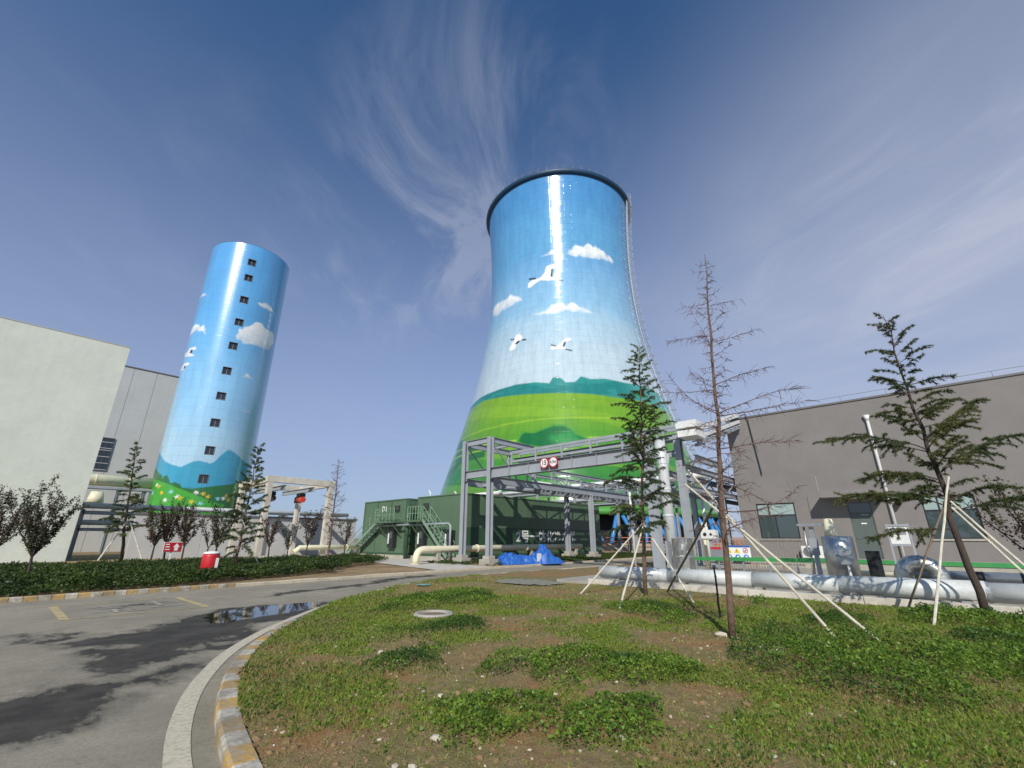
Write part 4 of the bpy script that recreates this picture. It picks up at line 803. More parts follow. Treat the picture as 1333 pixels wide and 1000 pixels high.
def platform(t, x0, x1, y0, y1, z):
    p = MB().box(x0, x1, y0, y1, z - .12, z).build('platform', M['tank'], t); r_ = MB()
    for hh in (.5, 1.0): r_.tube([(x0 + .03, y0, z + hh), (x0 + .03, y1, z + hh)], .028, 5)
    for k in range(6): yy = y0 + (y1 - y0) * k / 5; r_.tube([(x0 + .03, yy, z), (x0 + .03, yy, z + 1.0)], .028, 5)
    r_.build('guardrail', M['railg'], p)
    MB().bar((x1, y0 + .3, z - 1.2), (x0 + .1, y0 + .3, z - .15), .07, .07).bar((x1, y1 - .3, z - 1.2), (x0 + .1, y1 - .3, z - .15), .07, .07).build('strut', M['tank'], p)
platform(tb, X0 - 1.1, X0 - .05, 31.7, 34.4, 2.9); stair(tb, X0 - .18, 38.7, .35, 34.4, 2.9)
platform(ta, X0 - 1.1, X0 - .05, 28.2, 29.9, 2.9); stair(ta, X0 - .18, 25.3, .35, 28.2, 2.9)
def cabinet(t, y, z=.9):
    c = MB().box(X0 - .38, X0 - .03, y - .38, y + .38, z, z + 1.35).build('cabinet', M['dkmetal'], t)
    MB().box(X0 - .40, X0 - .381, y - .22, y + .1, z + .7, z + 1.2).build('screen', M['glass'], c); MB().box(X0 - .41, X0 - .381, y + .18, y + .31, z + .3, z + 1.1).build('label_plate', M['whitep'], c)
cabinet(tb, 33.0); cabinet(ta, 29.0); cabinet(ta, 25.8, .8)
for y, t in ((35.9, tb), (29.6, ta)): MB().disc((X0 - .04, y, 1.9), (1, 0, 0), .22, 16, .06).build('manway', M['tankd'], t)
MB().box(X0 - .09, X0 - .03, 32.5, 33.1, 3.7, 4.2).build('window', M['glassd'], tb); MB().box(X0 - .09, X0 - .03, 28.7, 29.3, 3.7, 4.2).build('window', M['glassd'], ta)
for k in range(4): MB().box(X0 - .06, X0 - .02, 31.6 + k * 2.1, 31.68 + k * 2.1, .5, 4.6).build('rib', M['tank'], tb)
pipe('overflow_pipe', [(X0 - .35, 30.8, .1), (X0 - .35, 30.8, 4.6)], .15, 'tankd', 'vertical dark green pipe between the two green tanks', flanges=[((X0 - .35, 30.8, z), (0, 0, 1), 1.35) for z in (1.9, 3.1)])
pipe('header_pipe', [(X0 - .6, 36.1, 2.6), (X0 - .6, 25.5, 2.6), (X0 - .6, 25.3, 2.45), (X0 - .6, 25.3, .1)], .08, 'steel', 'thin grey pipe running across the end walls of the green tanks', n=8)
for k, (yy, hh) in enumerate(((27.2, 4.9), (30.5, 5.2))): pipe('vent_stack', [(X0 + 1.5, yy, 4.6), (X0 + 1.5, yy, hh), (X0 + 1.5, yy + .25, hh + .2)], .06, 'white', ('thin white vent on the roof of the lettered tank', 'thin white vent rising between the two green tanks')[k], n=8)
# cream pipe along the ground in front of the tanks
cp = thing('ground_pipe', 'cream pipe with a down-turned elbow lying in front of the lettered tank', 'pipe', (17.6, 23.6, 0))
MB().tube([(17.5, 23.6, .12), (17.55, 23.6, .55)] + bend((17.57, 23.6, .62), (17.65, 23.6, .95), (18.1, 23.6, .95)) + [(35.4, 23.6, .95)], .21, 16).build('run', M['cream'], cp, smooth=True)
MB().disc((17.5, 23.6, .15), (0, 0, 1), .34, 18, .08).build('base_flange', M['rock'], cp)
for xx in (22.6, 27.8, 33): MB().disc((xx, 23.6, .95), (1, 0, 0), .26, 16, .09).build('flange', M['cream'], cp)
for xx in (19.2, 23.8, 28.5, 34.5): MB().box(xx - .12, xx + .12, 23.45, 23.75, .06, .75).build('support', M['conc'], cp)
pipe('ground_pipe', [(16.2, 37.6, .55), (16.6, 37.6, .9), (21.6, 37.6, .9)], .2, 'cream', 'cream pipe along the white wall, left of the green steps', flanges=[((20.6, 37.6, .9), (1, 0, 0), 1.25)])
# low white basin wall
bs = thing('basin_wall', 'long white low basin wall behind the shrubs', 'wall', (18, 46, 0))
for k in range(8): MB().box(7.2 + k * 2.35, 9.535 + k * 2.35, 46, 46.4, 0, 3.4).build('wall_panel', M['wallw2'], bs)
MB().box(7.1, 26.1, 45.9, 46.5, 3.4, 3.55).build('coping', M['roofedge'], bs)
MB().box(22.4, 22.75, 45.93, 46.0, 2.6, 2.95).build('vent', M['black'], bs)
# concrete crane frame with two hoists
cf = thing('crane_frame', 'weathered concrete frame of columns and beams with hoist rails', 'frame', (16, 41, 0))
for (xx, yy) in ((13.7, 38), (18.7, 38), (13.7, 44), (18.7, 44)): MB().box(xx - .21, xx + .21, yy - .2, yy + .2, 0, 5.8).build('column', M['concw'], cf, bevel=.02)
for yy in (38, 44): MB().box(13.4, 19.0, yy - .19, yy + .19, 5.802, 6.3).build('beam', M['concw'], cf, bevel=.02)
for xx in (13.7, 18.7): MB().box(xx - .17, xx + .17, 38.2, 43.8, 5.805, 6.2).build('beam', M['concw'], cf, bevel=.02)
for xx in (14.9, 17.2): MB().ibeam((xx, 37.8, 5.5), (xx, 44.2, 5.5), .34, .2).build('hoist_rail', M['steel'], cf)
for xx, yy, lb in ((14.9, 40.6, 'dark hoist hanging on the left rail of the concrete frame'), (17.2, 40.2, 'red hoist hanging on the right rail of the concrete frame')):
    h = thing('chain_hoist', lb, 'hoist', (xx, yy, 4.6))
    MB().box(xx - .22, xx + .22, yy - .4, yy + .4, 5.0, 5.3).build('trolley', M['black'], h); MB().tube([(xx, yy - .55, 4.75), (xx, yy + .3, 4.75)], .24, 14).build('motor', M['hoist'] if xx > 16 else M['barkd'], h, smooth=True)
    MB().box(xx - .2, xx + .2, yy + .3, yy + .75, 4.5, 5.0).build('gearbox', M['black'], h)
    MB().tube([(xx, yy, 4.5), (xx, yy, 3.0)], .03, 6).build('chain', M['galv'], h); MB().tube([(xx, yy, 3.0), (xx + .12, yy, 2.85), (xx, yy, 2.7), (xx - .1, yy, 2.82)], .035, 6).build('hook', M['hoist'], h)

# ------------------------------------------------------------------ pipe racks behind
def rack(label, p0, p1, zs, n, w, group=None):
    p0 = Vector(p0); p1 = Vector(p1); d = (p1 - p0).normalized(); s = Vector((-d.y, d.x, 0)) * w
    t = thing('pipe_rack', label, 'pipe rack', p0)
    for k in range(n + 1):
        q = p0.lerp(p1, k / n)
        for sg in (-.5, .5): MB().ibeam(q + s * sg, q + s * sg + Vector((0, 0, zs[-1])), .24, .22, tuple(d)).build('column', M['steel'], t)
        for z in zs: MB().ibeam(q - s * .62 + Vector((0, 0, z)), q + s * .62 + Vector((0, 0, z)), .2, .15).build('cross_beam', M['steel'], t)
    for z in zs:
        for sg in (-.5, .5): MB().ibeam(p0 + s * sg + Vector((0, 0, z - .22)), p1 + s * sg + Vector((0, 0, z - .22)), .22, .14).build('beam', M['steel'], t)
    return t
rack('low grey pipe rack in front of the painted round tower', (4.4, 50.5, 0), (24, 50.5, 0), (2.5, 3.8), 5, 1.8)
rack('grey pipe rack carrying white pipes behind the green tanks', (47.5, 20, 0), (47.5, 66, 0), (5.6, 7.3), 8, 2.4)
names = 'front middle rear'.split()
for k, (yy, z, r_, mt) in enumerate(((49.8, 4.12, .2, 'silver'), (50.5, 4.06, .14, 'white'), (51.1, 4.14, .22, 'cream'), (50.0, 2.82, .2, 'silver'), (50.9, 2.78, .16, 'steel'))):
    pipe('rack_pipe', [(4.2, yy, z), (27, yy, z)], r_, mt, ('front silver pipe on the upper tier of the low rack', 'slim white pipe in the middle of the upper tier of the low rack', 'cream pipe at the back of the upper tier of the low rack', 'silver pipe on the lower tier of the low rack', 'grey pipe at the back of the lower tier of the low rack')[k], n=10)
for k, (xx, z, r_, mt) in enumerate(((46.6, 7.68, .26, 'white'), (47.4, 7.6, .18, 'silver'), (48.3, 7.7, .28, 'foilw'), (46.8, 5.95, .22, 'steel'), (47.9, 5.95, .22, 'silver'))):
    pts = [(xx, 16, z), (xx, 70, z)]
    if k == 0: pts = [(xx, 16, z), (xx, 39.8, z), (xx, 40, z + .1), (xx, 40, z + 1.0), (xx, 40.2, z + 1.1), (xx, 44, z + 1.1), (xx, 44.2, z + 1.0), (xx, 44.2, z + .1), (xx, 44.4, z), (xx, 70, z)]
    pipe('rack_pipe', pts, r_, mt, ('white pipe with a raised expansion loop above the green tanks', 'slim silver pipe beside the looped white pipe on the high rack', 'thick pale pipe at the back of the high rack', 'grey pipe on the lower tier of the high rack, nearest', 'silver pipe at the back of the lower tier of the high rack')[k], n=10)
dc = thing('air_duct', 'big cream duct entering the painted round tower from the left', 'duct', (6, 64, 6.2))
MB().tube([(-3, 64, 7.4), (11.0, 64, 7.4)], .58, 20).build('run', M['cream'], dc, smooth=True)
for xx in (0, 3, 5.9, 8.6): MB().disc((xx, 64, 7.4), (1, 0, 0), .63, 20, .08).build('flange', M['cream'], dc)
for xx in (4.5, 8, 10.2): MB().ibeam((xx, 63.6, 0), (xx, 63.6, 6.75), .25, .22, (1, 0, 0)).ibeam((xx, 64.4, 0), (xx, 64.4, 6.75), .25, .22, (1, 0, 0)).build('support', M['steel'], dc)
MB().box(2, 10.8, 63.4, 63.6, 6.5, 6.7).box(2, 10.8, 64.4, 64.6, 6.5, 6.7).build('support_beam', M['steel'], dc)
MB().lathe((6.2, 62.5, 5.0), [(.55, 0), (.7, .05), (.62, .5), (.5, 1.1)], 20).build('hopper', M['cream'], dc, smooth=True)
# ------------------------------------------------------------------ pipes and equipment in the right-hand yard
bp_ = thing('big_pipe', 'big silver-white jacketed pipe lying along the retaining wall', 'pipe', (14.95, 9, .2))
ys = [9.15, 6.6, 4.1, 2.05, -0.6, -3.2, -6.0, -9.0]
for k in range(len(ys) - 1):
    rr = .205 + (.012 if k in (3, 5) else 0.0); MB().tube([(14.95, ys[k] - .01, .48), (14.95, ys[k + 1] + .01, .48 + .005 * k)], rr, 20).build('jacket_section', M['silver'], bp_, smooth=True)
for k in range(1, len(ys) - 1): MB().disc((14.95, ys[k], .48), (0, 1, 0), .222, 20, .07).build('collar', M['galv'], bp_)
for k in range(8): MB().box(14.75, 15.15, 8.4 - k * 2.2 - .09, 8.4 - k * 2.2 + .09, .15, .30).build('saddle', M['conc'], bp_)
p2 = thing('branch_pipe', 'second silver pipe behind the big one, with black bands, at the right', 'pipe', (15.9, 0, .2))
MB().tube([(15.9, .6, .72), (15.9, -9, .74)], .13, 16).build('run', M['galv'], p2, smooth=True)
for yy in (-.5, -1.25, -1.45, -3.5): MB().tube([(15.9, yy, .72), (15.9, yy - .16, .72)], .137, 16).build('band', M['black'], p2, smooth=True)
for yy in (-.2, -2.4, -5): MB().box(15.8, 16.0, yy - .06, yy + .06, .15, .6).build('support', M['steel'], p2)
e = thing('pipe_elbow', 'bulky shiny foil-wrapped pipe bend rising behind the big pipe', 'pipe', (15.6, .5, .2))
pts = [(15.5, .82, .18), (15.5, .82, .55)] + bend((15.5, .82, .6), (15.5, .75, 1.02), (15.5, .5, 1.02)) + bend((15.5, .42, 1.02), (15.5, .12, 1.0), (15.5, .1, .66)) + [(15.5, .1, .3)]
MB().tube(pts, .19, 14).build('bend', M['foil'], e, smooth=True)
for i in (1, 4, 8, 12): MB().disc(pts[i], Vector(pts[i + 1]) - Vector(pts[i - 1]), .205, 16, .04).build('seam_band', M['galv'], e)
fv = thing('foil_vessel', 'tall shiny foil-clad vessel with a white cone, in front of the door', 'vessel', (17, 2.15, .16))
MB().lathe((17.0, 2.2, .16), [(.40, 0), (.40, 1.48), (.36, 1.5), (.0, 1.52)], 22).build('shell', M['foil'], fv, smooth=True)
MB().lathe((17.0, 2.32, 1.66), [(.17, 0), (.15, .2), (.11, .5), (.0, .52)], 16).build('cone', M['cream'], fv, smooth=True)
for z in (.5, 1.1): MB().lathe((17, 2.2, z), [(.405, 0), (.405, .05)], 22).build('band', M['galv'], fv)
MB().tube([(16.5, 2.0, .17), (16.5, 2.0, .32)], .10, 12).build('cap', M['bluetrap'], fv); MB().tube([(16.5, 2.0, .33), (16.5, 2.0, .9)], .035, 8).build('valve_stem', M['white'], fv)
MB().box(16.42, 16.58, 1.85, 2.15, .9, 1.3).build('valve_head', M['galv'], fv)
# post with a flat top and flex pipes
ps = thing('instrument_post', 'grey instrument post with a flat hood, left of the foil vessel', 'post', (17.6, 2.9, .16))
MB().box(17.54, 17.66, 2.84, 2.96, .16, 1.95).build('post', M['galv'], ps); MB().box(17.4, 17.8, 2.55, 3.25, 1.98, 2.04).build('hood', M['galv'], ps)
MB().box(17.5, 17.55, 2.78, 3.02, 1.1, 1.6).build('gauge_box', M['steel'], ps)
MB().tube([(17.6, 3.1, 1.95), (17.6, 3.12, 1.3), (17.6, 3.02, .9), (17.6, 3.1, .2)], .03, 6).build('flex_hose', M['galv'], ps, smooth=True)
# display board on legs beside the door
db = thing('notice_frame', 'grey framed notice on two legs, right of the door', 'sign', (24, 1.1, .16))
MB().box(23.96, 24.02, .72, 1.32, 1.4, 2.05).build('board', M['white'], db)
MB().box(23.93, 24.05, .66, .72, .16, 2.15).box(23.93, 24.05, 1.32, 1.38, .16, 2.15).box(23.93, 24.05, .72, 1.32, 2.05, 2.13).box(23.93, 24.05, .72, 1.32, 1.32, 1.399).build('frame', M['steel'], db)
MB().box(23.94, 23.958, .8, 1.24, 1.75, 1.95).build('picture', M['galv'], db)
bk = thing('black_cabinet', 'narrow black cabinet standing on a pipe in front of the door', 'cabinet', (19, 1.6, .4))
MB().box(18.9, 19.15, 1.42, 1.78, .42, 1.22).build('case', M['black'], bk); MB().box(18.88, 18.899, 1.47, 1.56, .5, 1.15).build('door_leaf', M['dkmetal'], bk); MB().box(18.85, 19.2, 1.36, 1.84, .16, .419).build('stand', M['dkmetal'], bk)
pipe('low_pipe', [(19.8, 2.6, .5), (19.8, -3, .5)], .08, 'cream', 'thin cream pipe low in front of the plinth, right of the vessel', n=8)
# air conditioner on the wall
acu = thing('air_conditioner', 'white outdoor air conditioner unit with a round fan, below the left window', 'air conditioner', (29.4, 5.0, .6))
MB().box(29.3, 29.75, 4.52, 5.48, .62, 1.22).build('case', M['white'], acu, bevel=.02); MB().disc((29.29, 5.16, .92), (1, 0, 0), .24, 24, .02).build('fan_opening', M['dkmetal'], acu)
g_ = MB()
for r_ in (.08, .14, .2, .25): g_.tube([(29.272, 5.16 + r_ * math.cos(t * math.pi / 12), .92 + r_ * math.sin(t * math.pi / 12)) for t in range(25)], .006, 4, False)
g_.build('grille', M['whitep'], acu)
# fence of grey uprights with a top rail
fe = thing('slat_fence', 'grey slatted fence with a top rail, below the left window', 'fence', (24, 6.5, .16))
MB().bar((24, 8.75, 1.56), (24, 4.45, 1.56), .08, .07).build('top_rail', M['wood'], fe); MB().bar((24.04, 8.75, .5), (24.04, 4.45, .5), .05, .07).build('bottom_rail', M['wood'], fe)
rr = random.Random(4)
for k in range(36):
    yy = 8.7 - k * .12
    if 7.75 < yy < 8.6: continue
    dx = rr.uniform(-.03, .03); MB().bar((24 + dx, yy, .2), (24 + dx, yy + rr.uniform(-.02, .02), 1.5 - rr.uniform(0, .12)), .06, .02, (0, 1, 0)).build('slat', M['wood'], fe)
sb = thing('safety_board', 'white safety board with six warning symbols, on the slat fence', 'sign', (23.8, 7.1, .6))
MB().box(23.80, 23.83, 6.52, 7.68, .62, 1.28).build('panel', M['whitep'], sb); MB().box(23.79, 23.799, 6.52, 7.68, 1.20, 1.28).build('header', M['bluetrap'], sb)
mye = surf('sign yellow', C('e0c228'), .5, .05, bump=0)
for k in range(2):
    yc = 7.47 - k * .36; MB().add([(23.795, yc + .14, .95), (23.795, yc - .14, .95), (23.795, yc, 1.17)], [(0, 1, 2)]).build('warning_triangle', mye, sb); MB().box(23.79, 23.794, yc - .012, yc + .012, 1.0, 1.08).build('mark', M['black'], sb)
MB().disc((23.794, 6.73, 1.06), (1, 0, 0), .115, 20, .008).build('ban_ring', M['redsign'], sb); MB().disc((23.788, 6.73, 1.06), (1, 0, 0), .085, 20, .006).build('ban_face', M['whitep'], sb)
MB().bar((23.783, 6.66, 1.12), (23.783, 6.80, 1.0), .006, .025).build('ban_slash', M['redsign'], sb); MB().box(23.781, 23.7845, 6.70, 6.75, 1.02, 1.10).build('mark', M['black'], sb)
for k in range(3):
    yc = 7.47 - k * .37; dsc = MB().disc((23.794, yc, .77), (1, 0, 0), .12, 20, .008).build('order_disc', M['blue'], sb); MB().disc((23.786, yc - .01, .79), (1, 0, 0), .045, 12, .006).build('mark', M['whitep'], sb); MB().box(23.784, 23.788, yc - .05, yc + .04, .68, .73).build('mark', M['whitep'], sb)
s2 = thing('grey_notice', 'grey square notice board left of the safety board', 'sign', (23.8, 8.1, .6)); MB().box(23.81, 23.84, 7.75, 8.35, .62, 1.22).build('panel', M['galv'], s2); MB().box(23.80, 23.809, 7.8, 8.3, 1.1, 1.2).build('header', M['red'], s2)
# green rail on posts
gr = thing('green_rail', 'low green rail on short posts behind the big pipe', 'rail', (20, 5.6, .16))
MB().bar((20, 8.3, .80), (20, 2.9, .86), .10, .14).build('rail', M['greenp'], gr)
for k in range(12): yy = 8.1 - k * .46; MB().box(19.97, 20.03, yy - .03, yy + .03, .16, .72).build('post', M['galv'] if k % 2 else M['stakeb'], gr)
# control box and galvanised bin near the riser
cb = thing('control_box', 'pale control box with round dials on a stand behind the dead tree', 'box', (25, 8.7, .16))
MB().box(24.8, 25.2, 8.3, 9.05, 1.58, 2.02).build('case', M['white'], cb); MB().disc((24.79, 8.85, 1.8), (1, 0, 0), .09, 14, .02).build('dial', M['dkmetal'], cb); MB().disc((24.79, 8.55, 1.8), (1, 0, 0), .06, 14, .02).build('dial', M['dkmetal'], cb); MB().box(24.95, 25.05, 8.6, 8.75, .16, 1.58).build('stand', M['steel'], cb)
dm = thing('foil_drum', 'crumpled silver drum at the foot of the white risers', 'drum', (17.2, 7.0, .16))
dr = MB(); n = 22; vs = []; rr = random.Random(9)
for j in range(8):
    for k in range(n):
        a_ = 2 * math.pi * k / n; r_ = .37 + rr.uniform(-.022, .022); vs.append((17.3 + r_ * math.cos(a_), 7.05 + r_ * math.sin(a_), .17 + j * .205))
dr.add(vs, [(j * n + k, j * n + (k + 1) % n, (j + 1) * n + (k + 1) % n, (j + 1) * n + k) for j in range(7) for k in range(n)] + [tuple(7 * n + k for k in range(n))]); dr.build('shell', M['foil'], dm)
MB().lathe((17.3, 7.05, .95), [(.395, 0), (.395, .05)], 22).build('band', M['galv'], dm); MB().box(17.0, 17.35, 7.5, 7.58, .16, 1.5).build('side_plate', M['steel'], dm)
# assorted standpipes and blue pipes in front of the tower base
for k, (x_, y_, h_, m_, lb) in enumerate(((27.2, 9.6, 3.8, 'white', 'slim white standpipe left of the dead tree, nearest the risers'), (28.0, 9.0, 3.9, 'steel', 'grey standpipe beside the slim white one behind the dead tree'), (26.2, 9.4, 2.4, 'cream', 'short cream standpipe behind the foil drum'))):
    pipe('standpipe', [(x_, y_, .16), (x_, y_, h_)], .09, m_, lb, n=8)

# ------------------------------------------------------------------ street furniture on the left and in the lawn
bn = thing('red_bin', 'round red bin with a white top standing in the ground cover', 'bin', (6.25, 22.2, .1))
MB().lathe((6.25, 22.2, .1), [(.20, 0), (.22, .02), (.29, .12), (.31, .5), (.31, .82), (.29, .9)], 24).build('drum', M['red'], bn, smooth=True)
MB().lathe((6.25, 22.2, 1.0), [(.29, 0), (.31, .01), (.31, .04), (.2, .09), (.0, .11)], 24).build('lid', M['whitep'], bn, smooth=True)
MB().box(6.25 + .1, 6.25 + .2, 21.86, 21.89, .45, .85).build('label_plate', M['whitep'], bn)
sg = thing('fire_sign', 'red sign with a white arrow on a post in the ground cover', 'sign', (6.5, 29.8, .1))
MB().box(6.46, 6.54, 29.8, 29.84, .1, .95).build('post', M['white'], sg); MB().box(6.12, 6.92, 29.76, 29.79, .93, 1.42).build('border', M['whitep'], sg); MB().box(6.14, 6.90, 29.745, 29.759, .95, 1.40).build('panel', M['redsign'], sg)
MB().box(6.19, 6.36, 29.738, 29.744, 1.28, 1.33).box(6.19, 6.38, 29.738, 29.744, 1.16, 1.21).box(6.19, 6.40, 29.738, 29.744, 1.04, 1.08).build('lettering', M['whitep'], sg)
MB().add([(6.52, 29.74, 1.17), (6.82, 29.74, 1.17), (6.67, 29.74, 1.36)], [(0, 1, 2)]).add([(6.59, 29.739, 1.0), (6.75, 29.739, 1.0), (6.75, 29.739, 1.171), (6.59, 29.739, 1.171)], [(0, 1, 2, 3)]).build('arrow', M['whitep'], sg)
mh = thing('manhole', 'round pale concrete manhole ring set in the lawn', 'manhole', (6.55, 8.1, .1))
MB().lathe((6.55, 8.1, .06), [(.40, 0), (.42, .06), (.395, .085), (.31, .085), (.29, .03)], 36).build('ring', M['conc'], mh, smooth=False)
MB().disc((6.55, 8.1, .10), (0, 0, 1), .29, 28, .02).build('cover', surf('rusty cover', C('7d6d58'), .9, .25, 6, .5), mh)
# crumpled blue tarpaulin over a heap of material
tp = thing('blue_tarpaulin', 'crumpled bright blue tarpaulin heaped between the gantry columns', 'tarpaulin', (23.2, 19.4, .1))
nx, ny = 110, 52; xx = np.linspace(-2.75, 2.6, nx); yy = np.linspace(-1.0, 1.0, ny); Xg, Yg = np.meshgrid(xx, yy)
edge = np.clip(1.0 - (np.abs(Yg) / 1.0) ** 2.2, 0, 1) * np.clip(1 - (np.abs(Xg + .07) / 2.68) ** 5, 0, 1)
prof = .50 + .62 * np.exp(-(np.abs(Xg - 1.1) / .55) ** 3) + .2 * np.exp(-((Xg + 1.9) / .7) ** 2) - .12 * np.exp(-((Xg + .5) / .5) ** 2)
rid = 1 - np.abs(2 * fbm(Xg * 1.5 + Yg * .6, Yg * 1.6 - Xg * .5, 80, 3) - 1) * 1.6; rid2 = 1 - np.abs(2 * fbm(Xg * 3.4, Yg * 3.2 + Xg, 81, 2) - 1) * 1.5
Zg = .10 + edge * prof * (.62 + .48 * rid) + .20 * rid2 * np.clip(edge * 2, 0, 1) ; Zg = np.maximum(Zg, .105)
ang = math.atan2(18.2 - 20.1, 25.0 - 21.3); ca, sa = math.cos(ang), math.sin(ang)
i = np.arange((nx - 1) * (ny - 1)); r_, c_ = i // (nx - 1), i % (nx - 1); a_ = r_ * nx + c_
Yw = Yg * (1 + .25 * (fbm(Xg * 1.3, Yg * 0 + 2, 83) - .5) * 2)
np_mesh('sheet', np.stack([(23.2 + .84 * (Xg * ca - Yw * sa)).ravel(), (19.35 + .84 * (Xg * sa + Yw * ca)).ravel(), .1 + (Zg.ravel() - .1) * .86], 1), np.stack([a_, a_ + 1, a_ + nx + 1, a_ + nx], 1), M['bluetrap'], tp, smooth=True, off=(23.2, 19.4, .1))
MB().box(22.95, 23.35, 18.55, 18.58, .25, .72).build('white_card', M['whitep'], tp)
for k, (x_, y_, r_, lb) in enumerate(((25.6, 20.9, .2, 'white pipe offcut lying open end outward beside the tarpaulin'),)):
    pipe('pipe_offcut', [(x_, y_, .45), (x_ + 1.5, y_ + .3, .45)], r_, 'white', lb, n=14)

# ------------------------------------------------------------------ trees
def leaf_mesh(name, P, D, L, W, mat, parent, rs, tri=True, fold=0.0):
    """one small face per leaf: P base points, D directions, L lengths, W widths"""
    n = len(P); D = D / np.maximum(np.linalg.norm(D, axis=1, keepdims=True), 1e-6)
    rv = rs.normal(size=(n, 3)); S = np.cross(D, rv); S /= np.maximum(np.linalg.norm(S, axis=1, keepdims=True), 1e-6); S = S * W[:, None]
    tip = P + D * L[:, None]
    if tri:
        V_ = np.stack([P - S * .5, P + S * .5, tip], 1).reshape(-1, 3); F_ = np.arange(3 * n).reshape(n, 3)
    else:
        mid = P + D * (L * .5)[:, None]; V_ = np.stack([P, mid + S * .5, tip, mid - S * .5], 1).reshape(-1, 3); F_ = np.arange(4 * n).reshape(n, 4)
    return np_mesh(name, V_, F_, mat, parent, off=origin(parent) if parent is not None else None)
def polyline(p, az, el, L, n, droop, rs, wob=.08):
    pts = [np.array(p, float)]; st = L / n
    for k in range(n):
        e_ = el - droop * (k / n) ** 1.3 + rs.normal() * wob * .6; az += rs.normal() * wob
        pts.append(pts[-1] + st * np.array([math.cos(az) * math.cos(e_), math.sin(az) * math.cos(e_), math.sin(e_)]))
    return pts
def trunk_pts(base, top, n, rs, w=.03):
    b = np.array(base, float); t = np.array(top, float); L = np.linalg.norm(t - b)
    return [b + (t - b) * k / n + np.array([rs.normal() * w, rs.normal() * w, 0]) * (0 < k < n) * L * .12 for k in range(n + 1)]
def at_frac(pts, f):
    x = f * (len(pts) - 1); i = min(int(x), len(pts) - 2); return pts[i] + (pts[i + 1] - pts[i]) * (x - i)
def cedar(label, base, top, r0, lenf, nb, seed, mat, h0=.12, bark='bark', tuft=(.05, .085), dens=1.0, el=.35, droop=.75, specials=(), group='staked cedar trees'):
    rs = np.random.default_rng(seed); t = thing('cedar_tree', label, 'tree', base, group)
    tp_ = trunk_pts(base, top, 14, rs); n = len(tp_)
    MB().tube(tp_, [r0 * (1 - .93 * k / (n - 1)) for k in range(n)], 9).build('trunk', M[bark], t, smooth=True)
    bm_ = MB(); P, D, L, W = [], [], [], []; H_ = top[2] - base[2]
    def needles(pts, start, k1=1.0):
        for a, b in zip(pts[start:], pts[start + 1:]):
            seg = b - a; ln = np.linalg.norm(seg); m = max(1, int(ln / .030 * dens * k1))
            for q in range(m):
                p = a + seg * (q + rs.random()) / m
                for _ in range(6):
                    d = seg / max(ln, 1e-6) * .55 + rs.normal(size=3) * .55 + np.array([0, 0, -.12]); P.append(p); D.append(d); L.append(rs.uniform(*tuft)); W.append(rs.uniform(.13, .22) * tuft[1])
    def branch(f, az, ln, e_, dr):
        p = at_frac(tp_, f); pts = polyline(p, az, e_, ln, 8, dr, rs); rb = max(.005, r0 * .30 * (1 - f * .75) * min(1.0, ln / 1.0))
        bm_.tube(pts, [rb * (1 - .85 * k / 8) for k in range(9)], 5, False); needles(pts, 3, .8)
        nt = int(ln / .075)
        for k in range(nt):
            s = .18 + .82 * (k + rs.random()) / nt; q = at_frac(pts, s); dirv = pts[-1] - pts[0]; a2 = math.atan2(dirv[1], dirv[0]) + rs.choice([-1, 1]) * rs.uniform(.5, 1.15)
            tl = ln * rs.uniform(.14, .34) * (1.15 - s * .7); tw = polyline(q, a2, e_ * .3 - .1 + rs.normal() * .22, tl, 4, .8, rs, .12); bm_.tube(tw, [.004, .0035, .003, .0025, .002], 3, False); needles(tw, 0)
    g_a = rs.random() * 6
    for k in range(nb):
        f = h0 + (.985 - h0) * ((k + rs.random() * .6) / nb) ** .92; g_a += 2.4 + rs.normal() * .35
        ln = lenf(f) * rs.uniform(.5, 1.28); branch(f, g_a, max(ln, .08), el + .5 * f + rs.normal() * .24, droop * rs.uniform(.6, 1.2))
    for (f, az, ln, e_, dr) in specials: branch(f, az, ln, e_, dr)
    bm_.build('branches', M[bark], t)
    leaf_mesh('crown', np.array(P), np.array(D), np.array(L), np.array(W), M[mat], t, rs)
    return t
RT = math.atan2(-.743, .669)      # towards the right of the photograph
cedar('dark green cedar in front of the gantry, right of the lettered tank', (12.47, 6.28, .10), (12.72, 5.82, 7.6), .062, lambda f: .24 + 1.75 * (1 - f) ** 1.0 * min(1, .15 + f * 1.7), 104, 101, 'cedar', .22, 'bark', (.05, .085), 1.9, .30, .75)
cedar('sparse yellowing cedar with long drooping limbs in front of the grey building', (13.6, -.42, .10), (13.55, -.25, 6.85), .075, lambda f: .26 + 1.25 * (1 - f) ** .8, 58, 102, 'cedarw', .30, 'barkd', (.05, .085), 2.0, .30, .7,
      specials=[(.52, RT, 2.0, .75, .5), (.50, RT + math.pi, 2.1, .30, .6), (.42, RT, 2.3, .55, .5), (.40, RT + math.pi, 2.0, .25, .7), (.30, RT - .15, 2.6, .25, .3), (.34, RT + math.pi + .2, 2.2, .1, .3), (.25, RT + math.pi - .2, 1.7, .0, .3), (.60, RT + .2, 1.5, .6, .5)])
cedar('small dark cedar propped by pale stakes, near the white building', (6.1, 40, .1), (5.25, 40.0, 7.9), .11, lambda f: .3 + 1.5 * (1 - f) * min(1, f * 3), 54, 103, 'cedar', .22, 'barkd', (.09, .15), 1.0, .15, .6)
cedar('dark cedar in front of the concrete crane frame', (8.5, 26.25, .1), (8.55, 26.2, 6.4), .075, lambda f: .3 + 1.2 * (1 - f) * min(1, .2 + f * 2), 72, 104, 'cedar', .12, 'bark', (.08, .13), 1.2, .25, .7)

